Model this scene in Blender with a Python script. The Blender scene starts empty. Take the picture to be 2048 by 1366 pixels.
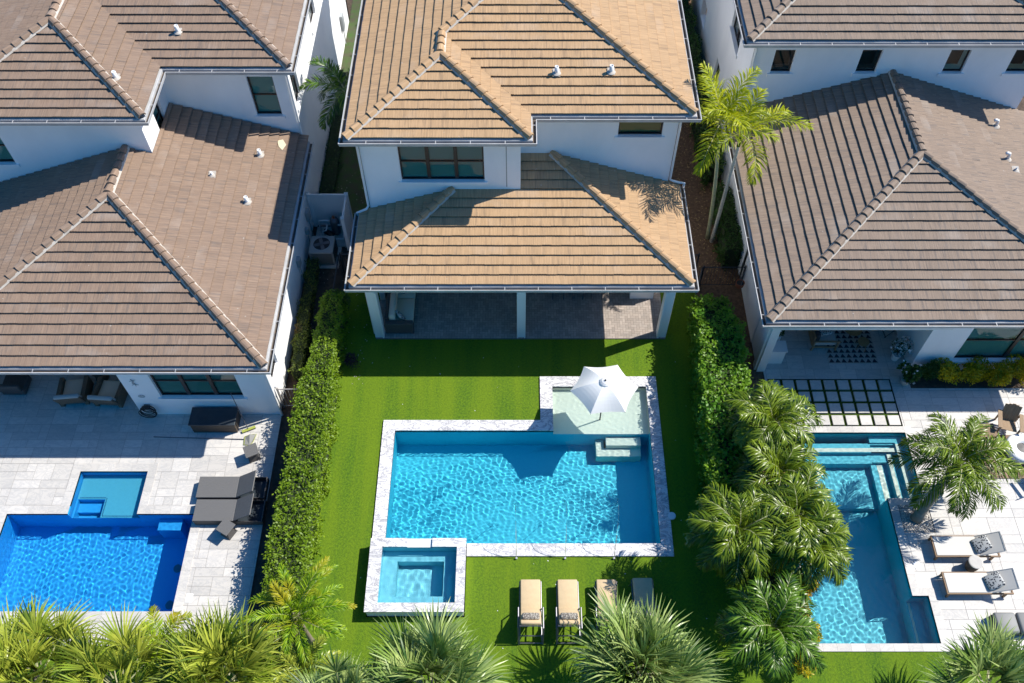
import bpy, bmesh, math, random
import numpy as np
from mathutils import Vector, Matrix, noise

sc = bpy.context.scene
col = sc.collection
R = math.radians

# ------------------------------------------------------------------ camera
CAMZ = 28.0
PITCH = 54.96
FPX = 1811.85
cam = bpy.data.objects.new('camera', bpy.data.cameras.new('camera'))
col.objects.link(cam)
cam.location = (0, 0, CAMZ)
cam.rotation_euler = (R(90 - PITCH), 0, 0)
cam.data.sensor_width = 36
cam.data.lens = 36 * FPX / 2048
cam.data.shift_x = -12.5 / 2048
cam.data.clip_end = 2000
sc.camera = cam

# ------------------------------------------------------------------ world and sun
SUNV = Vector((0.845, 0.33, 1.0)).normalized()
elev = math.asin(SUNV.z)
azim = math.atan2(SUNV.x, SUNV.y)
world = bpy.data.worlds.new("World")
sc.world = world
world.use_nodes = True
wn = world.node_tree
bg = wn.nodes['Background']
sky = wn.nodes.new('ShaderNodeTexSky')
sky.sky_type = 'NISHITA'
sky.sun_disc = False
sky.sun_elevation = elev
sky.sun_rotation = azim
sky.ozone_density = 3.0
hs = wn.nodes.new('ShaderNodeHueSaturation'); hs.inputs['Saturation'].default_value = 1.75
wn.links.new(sky.outputs[0], hs.inputs['Color']); wn.links.new(hs.outputs[0], bg.inputs[0])
bg.inputs[1].default_value = 0.102
sl = bpy.data.lights.new('sun', 'SUN')
sl.energy = 4.5
sl.angle = R(0.5)
sl.color = (1.0, 0.955, 0.87)
sl.cycles.is_caustics_light = True
so = bpy.data.objects.new('sun', sl)
so.rotation_euler = SUNV.to_track_quat('Z', 'Y').to_euler()
so.location = SUNV * 60
col.objects.link(so)
sc.view_settings.view_transform = 'Standard'
sc.view_settings.look = 'None'
sc.view_settings.exposure = 0.58
sc.view_settings.gamma = 1.0
sc.cycles.max_bounces = 12
sc.cycles.diffuse_bounces = 3
sc.cycles.transparent_max_bounces = 16
sc.cycles.sample_clamp_indirect = 6

# ------------------------------------------------------------------ camera geometry: pixel of the 2048 px photograph -> point in the place
_p = R(PITCH)
_F = (0, math.cos(_p), -math.sin(_p)); _U = (0, math.sin(_p), math.cos(_p))
def ray(x, y):
    a = (x - 1036.5) / FPX; b = (683 - y) / FPX
    return (a, _F[1] + b * _U[1], _F[2] + b * _U[2])
def P(x, y, z=0.0):
    r = ray(x, y); t = (CAMZ - z) / -r[2]
    return Vector((r[0] * t, r[1] * t, z))
def BY(x, y, Y):
    r = ray(x, y); t = Y / r[1]
    return Vector((r[0] * t, Y, CAMZ + r[2] * t))
def BX(x, y, X):
    r = ray(x, y); t = X / r[0]
    return Vector((X, r[1] * t, CAMZ + r[2] * t))

# ------------------------------------------------------------------ materials
def newmat(name):
    m = bpy.data.materials.new(name); m.use_nodes = True
    return m, m.node_tree, m.node_tree.nodes['Principled BSDF']
def lk(nt, a, b): nt.links.new(a, b)
def nd(nt, t, **kw):
    n = nt.nodes.new('ShaderNode' + t)
    for k, v in kw.items(): setattr(n, k, v)
    return n
def rgb(h):
    return tuple(((int(h[i:i+2], 16) / 255) ** 2.2) for i in (0, 2, 4))
def mixc(nt, fac, a, b):
    m = nd(nt, 'Mix', data_type='RGBA')
    for i, v in ((0, fac), (6, a), (7, b)):
        if isinstance(v, (int, float)): m.inputs[i].default_value = v
        elif isinstance(v, tuple): m.inputs[i].default_value = (*v[:3], 1)
        else: lk(nt, v, m.inputs[i])
    return m.outputs[2]
def ramp(nt, src, *stops):
    r = nd(nt, 'ValToRGB'); e = r.color_ramp.elements
    while len(e) < len(stops): e.new(0.5)
    for k, (p, c) in enumerate(stops):
        e[k].position = p
        e[k].color = (c, c, c, 1) if isinstance(c, (int, float)) else (*c, 1)
    lk(nt, src, r.inputs[0]); return r.outputs[0]
def tex(nt, coord='Object', scale=(1, 1, 1), kind='Noise', rot=(0, 0, 0), **kw):
    tc = nd(nt, 'TexCoord'); mp = nd(nt, 'Mapping')
    mp.inputs['Scale'].default_value = scale; mp.inputs['Rotation'].default_value = rot
    lk(nt, tc.outputs[coord], mp.inputs[0])
    t = nd(nt, 'Tex' + kind)
    for k, v in kw.items():
        if k in t.inputs: t.inputs[k].default_value = v
        else: setattr(t, k, v)
    lk(nt, mp.outputs[0], t.inputs['Vector']); return t
def bump(nt, b, src, strength, dist):
    n = nd(nt, 'Bump'); n.inputs['Strength'].default_value = strength; n.inputs['Distance'].default_value = dist
    lk(nt, src, n.inputs['Height']); lk(nt, n.outputs[0], b.inputs['Normal'])
def plain(name, c, rough=0.6, c2=None, scale=3.0, bs=0, bstr=0.0, metal=0.0, tint=0.0, spec=None, stretch=(1, 1, 1), bd=0.01):
    m, nt, b = newmat(name)
    b.inputs['Roughness'].default_value = rough; b.inputs['Metallic'].default_value = metal
    if spec is not None: b.inputs['Specular IOR Level'].default_value = spec
    out = c
    if c2 is not None:
        t = tex(nt, scale=tuple(scale * s for s in stretch), Scale=1.0, Detail=6.0, Roughness=0.62)
        out = mixc(nt, ramp(nt, t.outputs[0], (0.3, 0.0), (0.7, 1.0)), c, c2)
    if tint:
        a = nd(nt, 'Attribute', attribute_name='tint')
        hsv = nd(nt, 'HueSaturation')
        mr = nd(nt, 'MapRange'); mr.inputs[3].default_value = 1 - tint; mr.inputs[4].default_value = 1 + tint
        lk(nt, a.outputs['Fac'], mr.inputs[0]); lk(nt, mr.outputs[0], hsv.inputs['Value'])
        if isinstance(out, tuple): hsv.inputs['Color'].default_value = (*out, 1)
        else: lk(nt, out, hsv.inputs['Color'])
        out = hsv.outputs[0]
    if isinstance(out, tuple): b.inputs['Base Color'].default_value = (*out, 1)
    else: lk(nt, out, b.inputs['Base Color'])
    if bs:
        t = tex(nt, Scale=bs, Detail=4.0); bump(nt, b, t.outputs[0], bstr, bd)
    return m
def roofmat(name, a, bcol, c):
    m, nt, b = newmat(name)
    s1 = tex(nt, 'UV', (26, 0.9, 1), Scale=1.0, Detail=4.0, Roughness=0.75)
    s2 = tex(nt, 'UV', (11, 0.8, 1), Scale=1.0, Detail=3.0)
    s3 = tex(nt, 'UV', (0.5, 0.6, 1), Scale=1.0, Detail=5.0, Roughness=0.6)
    base = mixc(nt, ramp(nt, s1.outputs[0], (0.38, 0.0), (0.62, 1.0)), a, bcol)
    base = mixc(nt, ramp(nt, s2.outputs[0], (0.54, 0.0), (0.68, 0.7)), base, c)
    s4 = tex(nt, 'Object', (1.6, 1.6, 1.6), Scale=1.0, Detail=7.0, Roughness=0.7)
    base = mixc(nt, ramp(nt, s4.outputs[0], (0.58, 0.0), (0.78, 0.3)), base, c)
    pale = mixc(nt, 0.5, base, (0.52, 0.5, 0.47))
    base = mixc(nt, ramp(nt, s3.outputs[0], (0.56, 0.0), (0.8, 0.5)), base, pale)
    dots = tex(nt, 'UV', (6, 6, 1), Scale=1.0, Detail=2.0)
    base = mixc(nt, ramp(nt, dots.outputs[0], (0.735, 0.0), (0.76, 0.5)), base, (0.5, 0.48, 0.44))
    at = nd(nt, 'Attribute', attribute_name='tint'); h = nd(nt, 'HueSaturation'); mr = nd(nt, 'MapRange')
    mr.inputs[3].default_value = 0.955; mr.inputs[4].default_value = 1.035
    lk(nt, at.outputs['Fac'], mr.inputs[0]); lk(nt, mr.outputs[0], h.inputs['Value']); lk(nt, base, h.inputs['Color'])
    lk(nt, h.outputs[0], b.inputs['Base Color']); b.inputs['Roughness'].default_value = 0.8
    bump(nt, b, s1.outputs[0], 0.8, 0.015)
    return m
def leafmat(name, c1, c2, c3=None, rough=0.45, trans=0.35, scale=1.2):
    m, nt, b = newmat(name)
    at = nd(nt, 'Attribute', attribute_name='tint')
    base = mixc(nt, at.outputs['Fac'], c1, c2)
    t = tex(nt, Scale=scale, Detail=4.0)
    if c3 is not None: base = mixc(nt, ramp(nt, t.outputs[0], (0.5, 0.0), (0.66, 1.0)), base, c3)
    lk(nt, base, b.inputs['Base Color']); b.inputs['Roughness'].default_value = rough
    b.inputs['Specular IOR Level'].default_value = 0.35
    tr = nd(nt, 'BsdfTranslucent'); lk(nt, base, tr.inputs[0])
    mx = nd(nt, 'MixShader'); mx.inputs[0].default_value = trans
    lk(nt, b.outputs[0], mx.inputs[1]); lk(nt, tr.outputs[0], mx.inputs[2])
    lk(nt, mx.outputs[0], nt.nodes['Material Output'].inputs[0])
    return m
def marblemat(name, c, vein, amount=0.6, tint=0.08, sc_=1.0, rough=0.5):
    m, nt, b = newmat(name)
    t = tex(nt, scale=(2.2 * sc_, 5.0 * sc_, 1), rot=(0, 0, 0.5), Scale=1.0, Detail=9.0, Roughness=0.72, Distortion=1.6)
    t2 = tex(nt, scale=(0.8 * sc_, 1.1 * sc_, 1), Scale=1.0, Detail=3.0)
    at = nd(nt, 'Attribute', attribute_name='tint')
    v = ramp(nt, t.outputs[0], (0.45, 0.0), (0.5, amount), (0.54, 0.05), (0.62, 0.0), (0.68, amount * 0.6))
    base = mixc(nt, v, c, vein)
    base = mixc(nt, ramp(nt, t2.outputs[0], (0.5, 0.0), (0.8, 0.3)), base, vein)
    h = nd(nt, 'HueSaturation'); mr = nd(nt, 'MapRange'); mr.inputs[3].default_value = 1 - tint; mr.inputs[4].default_value = 1 + tint
    lk(nt, at.outputs['Fac'], mr.inputs[0]); lk(nt, mr.outputs[0], h.inputs['Value']); lk(nt, base, h.inputs['Color'])
    lk(nt, h.outputs[0], b.inputs['Base Color']); b.inputs['Roughness'].default_value = rough
    return m
def glassmat(name, tintc, refl=1.5):
    m, nt, b = newmat(name)
    nt.nodes.remove(b)
    tr = nd(nt, 'BsdfTransparent'); tr.inputs[0].default_value = (*tintc, 1)
    gl = nd(nt, 'BsdfGlossy'); gl.inputs['Roughness'].default_value = 0.02
    fr = nd(nt, 'Fresnel'); fr.inputs[0].default_value = refl
    mx = nd(nt, 'MixShader'); lk(nt, fr.outputs[0], mx.inputs[0]); lk(nt, tr.outputs[0], mx.inputs[1]); lk(nt, gl.outputs[0], mx.inputs[2])
    lk(nt, mx.outputs[0], nt.nodes['Material Output'].inputs[0]); return m
def turfmat(name, c1, c2, c3):
    m, nt, b = newmat(name)
    t = tex(nt, scale=(15, 13, 1), Scale=1.0, Detail=6.0, Roughness=0.9)
    t2 = tex(nt, scale=(0.9, 0.35, 1), Scale=1.0, Detail=4.0)
    t3 = tex(nt, scale=(2.0, 0.10, 1), Scale=1.0, Detail=2.0)
    base = mixc(nt, ramp(nt, t.outputs[0], (0.43, 0.0), (0.58, 1.0)), c1, c2)
    base = mixc(nt, ramp(nt, t2.outputs[0], (0.35, 0.0), (0.7, 0.4)), base, c3)
    base = mixc(nt, ramp(nt, t3.outputs[0], (0.42, 0.0), (0.62, 0.35)), base, c3)
    lk(nt, base, b.inputs['Base Color']); b.inputs['Roughness'].default_value = 0.85
    b.inputs['Specular IOR Level'].default_value = 0.15
    bump(nt, b, t.outputs[0], 0.9, 0.03); return m
def watermat(name, absorb, dens):
    m, nt, b = newmat(name)
    b.inputs['Base Color'].default_value = (*absorb, 1); b.inputs['Roughness'].default_value = 0.0
    b.inputs['IOR'].default_value = 1.33; b.inputs['Transmission Weight'].default_value = 1.0
    return m
def tilemat(name, c, c2):
    m, nt, b = newmat(name)
    t = tex(nt, scale=(14, 14, 14), Scale=1.0, Detail=3.0)
    lk(nt, mixc(nt, t.outputs[0], c, c2), b.inputs['Base Color']); b.inputs['Roughness'].default_value = 0.5
    return m

MT = dict(
    stucco=plain('white_stucco', (0.94, 0.94, 0.94), 0.85, (0.86, 0.86, 0.865), 0.9, 60, 0.5, stretch=(1, 1, 0.5)),
    trim=plain('white_trim', (0.80, 0.80, 0.79), 0.5),
    gutter=plain('gutter_enamel', (0.54, 0.54, 0.54), 0.5, (0.40, 0.40, 0.40), 2.0),
    shade_silt=plain('gutter_shade_silt', (0.05, 0.055, 0.06), 0.8, (0.14, 0.09, 0.05), 5.0),  # dark blue-grey paints the trough's shade; brown is leaf silt
    roof_tan=roofmat('roof_tile_tan', (0.505, 0.324, 0.173), (0.375, 0.238, 0.125), (0.27, 0.178, 0.105)),
    roof_brown=roofmat('roof_tile_brown', (0.30, 0.208, 0.145), (0.21, 0.143, 0.102), (0.155, 0.12, 0.098)),
    roof_grey=roofmat('roof_tile_grey', (0.275, 0.203, 0.15), (0.19, 0.14, 0.105), (0.14, 0.115, 0.10)),
    mortar=plain('cap_mortar', (0.55, 0.50, 0.44), 0.9, (0.40, 0.36, 0.31), 5.0, 30, 0.4),
    frame=plain('bronze_frame', (0.035, 0.03, 0.028), 0.4),
    glass=glassmat('window_glass', (0.45, 0.78, 0.76), 1.55),
    blind=plain('blind_slats', (0.55, 0.66, 0.62), 0.6),
    reflection_blind=plain('reflection_brown_slats', (0.75, 0.40, 0.14), 0.6),  # warm brown of a window reflection painted onto blind slats
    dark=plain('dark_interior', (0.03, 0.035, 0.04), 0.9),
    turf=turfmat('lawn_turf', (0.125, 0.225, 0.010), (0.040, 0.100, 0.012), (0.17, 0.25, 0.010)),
    soil=plain('bare_soil', (0.11, 0.075, 0.052), 0.95, (0.045, 0.03, 0.022), 6.0, 22, 0.8),
    mulch=plain('brown_mulch', (0.24, 0.135, 0.075), 0.95, (0.08, 0.045, 0.028), 9.0, 30, 0.9),
    marble=marblemat('veined_marble', (0.74, 0.725, 0.705), (0.24, 0.235, 0.27), 0.95, 0.06, 0.6),
    paver=marblemat('pale_marble_paver', (0.57, 0.54, 0.50), (0.40, 0.395, 0.39), 0.65, 0.10, 0.6, 0.6),
    joint=plain('paver_joint', (0.33, 0.31, 0.29), 0.9),
    brick=plain('herringbone_paver', (0.40, 0.33, 0.28), 0.75, (0.31, 0.27, 0.24), 2.0, tint=0.16),
    brickjoint=plain('brick_joint', (0.14, 0.12, 0.11), 0.9),
    plaster_main=tilemat('pool_plaster_turquoise', (0.035, 0.58, 0.74), (0.022, 0.48, 0.67)),
    plaster_shallow_tone=tilemat('plaster_shallow_light_tone', (0.72, 0.76, 0.66), (0.62, 0.69, 0.60)),  # paleness of light through shallow water painted into the plaster colour
    plaster_blue=tilemat('pool_plaster_blue', (0.015, 0.41, 0.84), (0.010, 0.34, 0.79)),
    plaster_shelf_tone=tilemat('shelf_shallow_cyan_tone', (0.08, 0.46, 0.60), (0.06, 0.40, 0.54)),  # lighter look of the shallow shelf water painted in as cyan
    plaster_teal=tilemat('pool_plaster_teal', (0.03, 0.50, 0.62), (0.02, 0.42, 0.56)),
    bluetile=plain('waterline_tile', (0.02, 0.08, 0.35), 0.2, (0.03, 0.16, 0.5), 12.0),
    water_main=watermat('pool_water_clear', (0.90, 0.99, 1.0), 0.30),
    water_blue=watermat('pool_water_deep', (0.88, 0.97, 1.0), 0.35),
    water_teal=watermat('pool_water_teal', (0.90, 0.99, 1.0), 0.36),
    canvas=leafmat('white_canvas', (0.90, 0.89, 0.87), (0.90, 0.89, 0.87), None, 0.8, 0.25),
    cushion=plain('beige_cushion', (0.62, 0.47, 0.28), 0.85, (0.56, 0.42, 0.25), 8.0),
    cushion_lt=plain('cream_cushion', (0.78, 0.66, 0.50), 0.85),
    cushion_gr=plain('grey_cushion', (0.42, 0.43, 0.42), 0.85),
    sling=plain('pale_sling', (0.56, 0.54, 0.50), 0.7),
    sling_gr=plain('grey_sling', (0.22, 0.22, 0.21), 0.6),
    alu=plain('grey_aluminium', (0.16, 0.16, 0.18), 0.4, metal=0.6),
    wicker=plain('dark_wicker', (0.045, 0.042, 0.045), 0.6, (0.10, 0.095, 0.09), 30.0, stretch=(3, 1, 1)),
    wicker_br=plain('brown_wicker', (0.20, 0.145, 0.095), 0.7, (0.12, 0.085, 0.06), 26.0),
    wicker_gr=plain('grey_wicker_seat', (0.17, 0.165, 0.16), 0.6, (0.08, 0.08, 0.08), 30.0, stretch=(2, 1, 1)),
    black=plain('black_plastic', (0.012, 0.012, 0.014), 0.45),
    navy=plain('navy_box', (0.035, 0.045, 0.055), 0.5, (0.02, 0.03, 0.04), 4.0),
    brownbox=plain('box_panel_brown', (0.10, 0.075, 0.055), 0.6, (0.06, 0.045, 0.035), 6.0, stretch=(1, 1, 12)),
    teak=plain('teak_wood', (0.23, 0.13, 0.06), 0.6, (0.15, 0.085, 0.04), 6.0, stretch=(6, 1, 1)),
    teak_gr=plain('weathered_teak', (0.34, 0.23, 0.13), 0.7, (0.22, 0.14, 0.08), 5.0, stretch=(8, 1, 1)),
    pvc=plain('white_vinyl', (0.78, 0.78, 0.78), 0.4),
    acmetal=plain('ac_case', (0.38, 0.36, 0.33), 0.5),
    grey=plain('grey_metal', (0.35, 0.37, 0.38), 0.5),
    railblk=plain('black_rail', (0.035, 0.035, 0.04), 0.4),
    rail_lt=plain('grey_rail', (0.30, 0.28, 0.27), 0.5),
    terracotta=plain('terracotta', (0.30, 0.09, 0.04), 0.7),
    concrete=plain('pale_concrete', (0.55, 0.52, 0.47), 0.8, (0.45, 0.43, 0.40), 6.0),
    yellow=plain('lime_plastic', (0.33, 0.37, 0.07), 0.6),
    pattern=None, rug=None,
    trunk=plain('palm_trunk', (0.30, 0.25, 0.18), 0.9, (0.16, 0.13, 0.09), 9.0, 20, 0.5, stretch=(1, 1, 5)),
    trunk_g=plain('green_ringed_trunk', (0.50, 0.50, 0.28), 0.8, (0.32, 0.29, 0.16), 4.0, stretch=(1, 1, 6)),
    wood=plain('shrub_stem', (0.10, 0.07, 0.04), 0.9),
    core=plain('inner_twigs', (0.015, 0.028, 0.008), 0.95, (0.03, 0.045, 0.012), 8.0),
    lf_hedge=leafmat('hedge_leaves', (0.055, 0.135, 0.008), (0.27, 0.39, 0.015), (0.17, 0.28, 0.012)),
    lf_dark=leafmat('dark_shrub_leaves', (0.025, 0.075, 0.015), (0.07, 0.15, 0.02)),
    lf_broad=leafmat('broad_shrub_leaves', (0.05, 0.15, 0.012), (0.26, 0.44, 0.02), (0.10, 0.26, 0.02)),
    lf_brown=leafmat('brownish_hedge_leaves', (0.08, 0.11, 0.02), (0.20, 0.25, 0.03), (0.20, 0.14, 0.04)),
    lf_palm=leafmat('palm_leaflets', (0.018, 0.06, 0.005), (0.23, 0.31, 0.018), (0.12, 0.19, 0.01), rough=0.32, trans=0.22),
    lf_lime=leafmat('lime_palm_leaflets', (0.16, 0.24, 0.004), (0.58, 0.58, 0.01), (0.36, 0.42, 0.006), trans=0.35),
    lf_deep=leafmat('deep_green_palm_leaflets', (0.018, 0.065, 0.008), (0.15, 0.28, 0.02), None, rough=0.32, trans=0.25),
    lf_bright=leafmat('bright_palm_leaflets', (0.07, 0.19, 0.006), (0.36, 0.50, 0.015), (0.40, 0.36, 0.015), trans=0.3),
    lf_silver=leafmat('silver_fan_blades', (0.04, 0.11, 0.02), (0.46, 0.55, 0.18), (0.22, 0.34, 0.06), rough=0.33, trans=0.2),
    lf_silver_y=leafmat('yellow_fan_blades', (0.05, 0.11, 0.01), (0.50, 0.54, 0.07), (0.26, 0.36, 0.03), rough=0.33, trans=0.2),
    lf_gold=leafmat('gold_shrub_leaves', (0.16, 0.20, 0.008), (0.80, 0.58, 0.01), (0.16, 0.22, 0.01), scale=3.0),
    lf_croton=leafmat('croton_leaves', (0.45, 0.14, 0.01), (0.50, 0.33, 0.01), (0.20, 0.20, 0.01), scale=2.5),
    petal=plain('white_petals', (0.8, 0.8, 0.78), 0.6),
    pebble=plain('river_pebbles', (0.62, 0.57, 0.50), 0.7, (0.34, 0.31, 0.28), 20.0, tint=0.4),
    drop=glassmat('water_stream', (0.95, 0.98, 1.0), 1.6),
    rib=plain('umbrella_vent_dark', (0.05, 0.05, 0.05), 0.6),
    jute=plain('jute_weave', (0.36, 0.22, 0.10), 0.8, (0.24, 0.15, 0.07), 20.0),
)
def patterned(name, a, b2, scale, th=0.5):
    m, nt, b = newmat(name)
    t = tex(nt, kind='Voronoi', Scale=scale)
    lk(nt, mixc(nt, ramp(nt, t.outputs[0], (th - 0.03, 0.0), (th + 0.03, 1.0)), a, b2), b.inputs['Base Color'])
    b.inputs['Roughness'].default_value = 0.85; return m
MT['pattern'] = patterned('leaf_print_fabric', (0.03, 0.035, 0.05), (0.5, 0.5, 0.48), 16, 0.42)
MT['spots'] = patterned('spotted_fabric', (0.55, 0.52, 0.45), (0.16, 0.14, 0.12), 26, 0.4)

# ------------------------------------------------------------------ object helpers
WORLDSPACE = set()   # things whose parts are modelled in world coordinates
def link(o, parent=None):
    col.objects.link(o)
    if parent is not None:
        o.parent = parent
        if parent.name in WORLDSPACE: o.matrix_parent_inverse = Matrix.Translation(-parent.location)
    return o
def tag(o, label=None, cat=None, group=None, kind=None):
    if label: o['label'] = label
    if cat: o['category'] = cat
    if group: o['group'] = group
    if kind: o['kind'] = kind
    return o
def wempty(*a, **k):
    o = empty(*a, **k); WORLDSPACE.add(o.name); return o
def empty(name, loc, label, cat, group=None, rz=0.0):
    o = bpy.data.objects.new(name, None); o.location = loc; o.rotation_euler = (0, 0, rz)
    o.empty_display_size = 0.2; link(o); return tag(o, label, cat, group)
def copy_tree(o, parent=None):
    c = o.copy(); col.objects.link(c)
    if parent is not None: c.parent = parent
    for ch in [k for k in bpy.data.objects if k.parent == o and k != c]: copy_tree(ch, c)
    return c

class MB:
    """collects shapes; build() links them as one mesh object"""
    def __init__(s): s.v = []; s.f = []; s.t = []; s.uv = []; s.sm = False
    def add(s, vs, fs, tint=0.5, uvs=None):
        n = len(s.v); s.v += [tuple(v) for v in vs]
        for k, f in enumerate(fs):
            s.f.append([n + i for i in f]); s.t.append(tint if not isinstance(tint, list) else tint[k])
            s.uv += (uvs[k] if uvs else [(0, 0)] * len(f))
        return s
    def box(s, x0, x1, y0, y1, z0, z1, tint=0.5, M=None):
        vs = [(x, y, z) for z in (z0, z1) for y in (y0, y1) for x in (x0, x1)]
        if M is not None: vs = [tuple(M @ Vector(v)) for v in vs]
        return s.add(vs, [(0, 2, 3, 1), (4, 5, 7, 6), (0, 1, 5, 4), (2, 6, 7, 3), (0, 4, 6, 2), (1, 3, 7, 5)], tint)
    def rbox(s, x0, x1, y0, y1, z0, z1, r, M=None, seg=2, tint=0.5):
        bm = bmesh.new(); bmesh.ops.create_cube(bm, size=1)
        for v in bm.verts: v.co = Vector(((x0 + x1) / 2 + v.co.x * (x1 - x0), (y0 + y1) / 2 + v.co.y * (y1 - y0), (z0 + z1) / 2 + v.co.z * (z1 - z0)))
        bmesh.ops.bevel(bm, geom=list(bm.edges), offset=r, segments=seg, affect='EDGES', profile=0.5)
        bm.verts.index_update()
        vs = [(M @ v.co if M is not None else v.co.copy()) for v in bm.verts]
        s.add(vs, [tuple(v.index for v in f.verts) for f in bm.faces], tint); bm.free(); return s
    def tube(s, pts, r, n=8, cap=True, tint=0.5):
        pts = [Vector(p) for p in pts]; rs = r if isinstance(r, (list, tuple)) else [r] * len(pts)
        rings = []; up = None
        for i, p in enumerate(pts):
            d = (pts[min(i + 1, len(pts) - 1)] - pts[max(i - 1, 0)]).normalized()
            if up is None: up = Vector((0, 0, 1)) if abs(d.z) < 0.9 else Vector((1, 0, 0))
            a = d.cross(up).normalized(); b = a.cross(d).normalized(); up = b
            rings.append([p + (a * math.cos(6.28318 * k / n) + b * math.sin(6.28318 * k / n)) * rs[i] for k in range(n)])
        vs = [v for rg in rings for v in rg]; fs = []
        for i in range(len(pts) - 1):
            for k in range(n):
                k2 = (k + 1) % n; fs.append((i * n + k, i * n + k2, (i + 1) * n + k2, (i + 1) * n + k))
        if cap: fs += [tuple(range(n))[::-1], tuple((len(pts) - 1) * n + k for k in range(n))]
        return s.add(vs, fs, tint)
    def lathe(s, cx, cy, prof, n=24, cap=True, tint=0.5):
        vs = [(cx + r * math.cos(6.28318 * k / n), cy + r * math.sin(6.28318 * k / n), z) for r, z in prof for k in range(n)]
        fs = []
        for i in range(len(prof) - 1):
            for k in range(n):
                k2 = (k + 1) % n; fs.append((i * n + k, i * n + k2, (i + 1) * n + k2, (i + 1) * n + k))
        if cap: fs += [tuple(range(n))[::-1], tuple((len(prof) - 1) * n + k for k in range(n))]
        return s.add(vs, fs, tint)
    def build(s, name, m, parent=None, smooth=False):
        me = bpy.data.meshes.new(name)
        me.from_pydata(s.v, [], s.f); me.materials.append(m)
        a = me.attributes.new('tint', 'FLOAT', 'FACE'); a.data.foreach_set('value', s.t)
        if any(u != (0, 0) for u in s.uv):
            l = me.uv_layers.new(name='UVMap'); l.data.foreach_set('uv', [c for u in s.uv for c in u])
        if smooth: me.polygons.foreach_set('use_smooth', [True] * len(me.polygons))
        me.update()
        return link(bpy.data.objects.new(name, me), parent)

def np_mesh(name, V, F, m, parent=None, tint=None, nper=4):
    """V (n,3), F (k,nper) arrays"""
    me = bpy.data.meshes.new(name)
    me.vertices.add(len(V)); me.vertices.foreach_set('co', np.asarray(V, np.float32).ravel())
    me.loops.add(F.size); me.loops.foreach_set('vertex_index', F.astype(np.int32).ravel())
    me.polygons.add(len(F)); me.polygons.foreach_set('loop_start', np.arange(0, F.size, nper, dtype=np.int32))
    me.polygons.foreach_set('loop_total', np.full(len(F), nper, np.int32))
    me.materials.append(m)
    if tint is not None:
        a = me.attributes.new('tint', 'FLOAT', 'FACE'); a.data.foreach_set('value', np.asarray(tint, np.float32))
    me.update(calc_edges=True); me.validate()
    return link(bpy.data.objects.new(name, me), parent)

def rect_minus(r, holes):
    out = [r]
    for h in holes:
        nx = []
        for a in out:
            x0, x1, y0, y1 = a; hx0, hx1, hy0, hy1 = h
            if hx0 >= x1 or hx1 <= x0 or hy0 >= y1 or hy1 <= y0: nx.append(a); continue
            if hx0 > x0: nx.append((x0, hx0, y0, y1))
            if hx1 < x1: nx.append((hx1, x1, y0, y1))
            cx0, cx1 = max(x0, hx0), min(x1, hx1)
            if hy0 > y0: nx.append((cx0, cx1, y0, hy0))
            if hy1 < y1: nx.append((cx0, cx1, hy1, y1))
        out = nx
    return out
def sheet(name, rects, holes, z, m, parent=None):
    b = MB()
    for r in rects:
        for x0, x1, y0, y1 in rect_minus(r, holes):
            b.add([(x0, y0, z), (x1, y0, z), (x1, y1, z), (x0, y1, z)], [(0, 1, 2, 3)])
    return b.build(name, m, parent)

def in_rects(x, y, rects): return any(a[0] <= x <= a[1] and a[2] <= y <= a[3] for a in rects)

# pool footprints
MAINP = [(-4.35, 4.65, 11.56, 15.77), (1.24, 4.65, 15.77, 17.60)]
MAINC = [(-4.78, 5.04, 11.13, 16.19), (0.79, 5.04, 16.19, 18.03)]
SPAO = (-4.74, -1.67, 9.16, 11.13)
LEFTP = [(-17.02, -10.80, 9.33, 12.61), (-15.0, -12.69, 12.61, 14.18)]
RIGHTP = [(9.10, 12.42, 8.34, 15.70), (12.42, 12.93, 8.34, 9.83), (12.42, 13.63, 13.18, 15.70)]
FARP = (17.6, 21.5, 12.85, 13.75)

# ------------------------------------------------------------------ setting: ground sheets
poolholes = MAINC + [SPAO] + LEFTP + RIGHTP + [FARP]
g = sheet('ground', [(-90, 90, -40, 140)], poolholes, -0.05, MT['soil']); tag(g, kind='structure')
g = sheet('lawn', [(-6.75, 7.0, 2.0, 22.6)], MAINC + [SPAO, (-5.38, 5.56, 19.74, 22.6)], 0.0, MT['turf']); tag(g, kind='structure')
g = sheet('lawn', [(7.0, 24.0, 2.0, 8.15), (-24, -6.75, 2.0, 8.25)], [], -0.004, MT['turf']); tag(g, kind='structure')
g = sheet('mulch_bed', [(5.6, 8.9, 22.0, 45.0), (7.0, 9.03, 8.15, 22.0)], [], -0.02, MT['mulch']); tag(g, kind='structure')
g = sheet('side_yard', [(-8.5, -5.37, 26.0, 60.0)], [], -0.03, plain('side_yard_grass', (0.05, 0.11, 0.02), 0.95, (0.08, 0.065, 0.045), 2.5, 20, 0.8)); tag(g, kind='structure')

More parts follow.
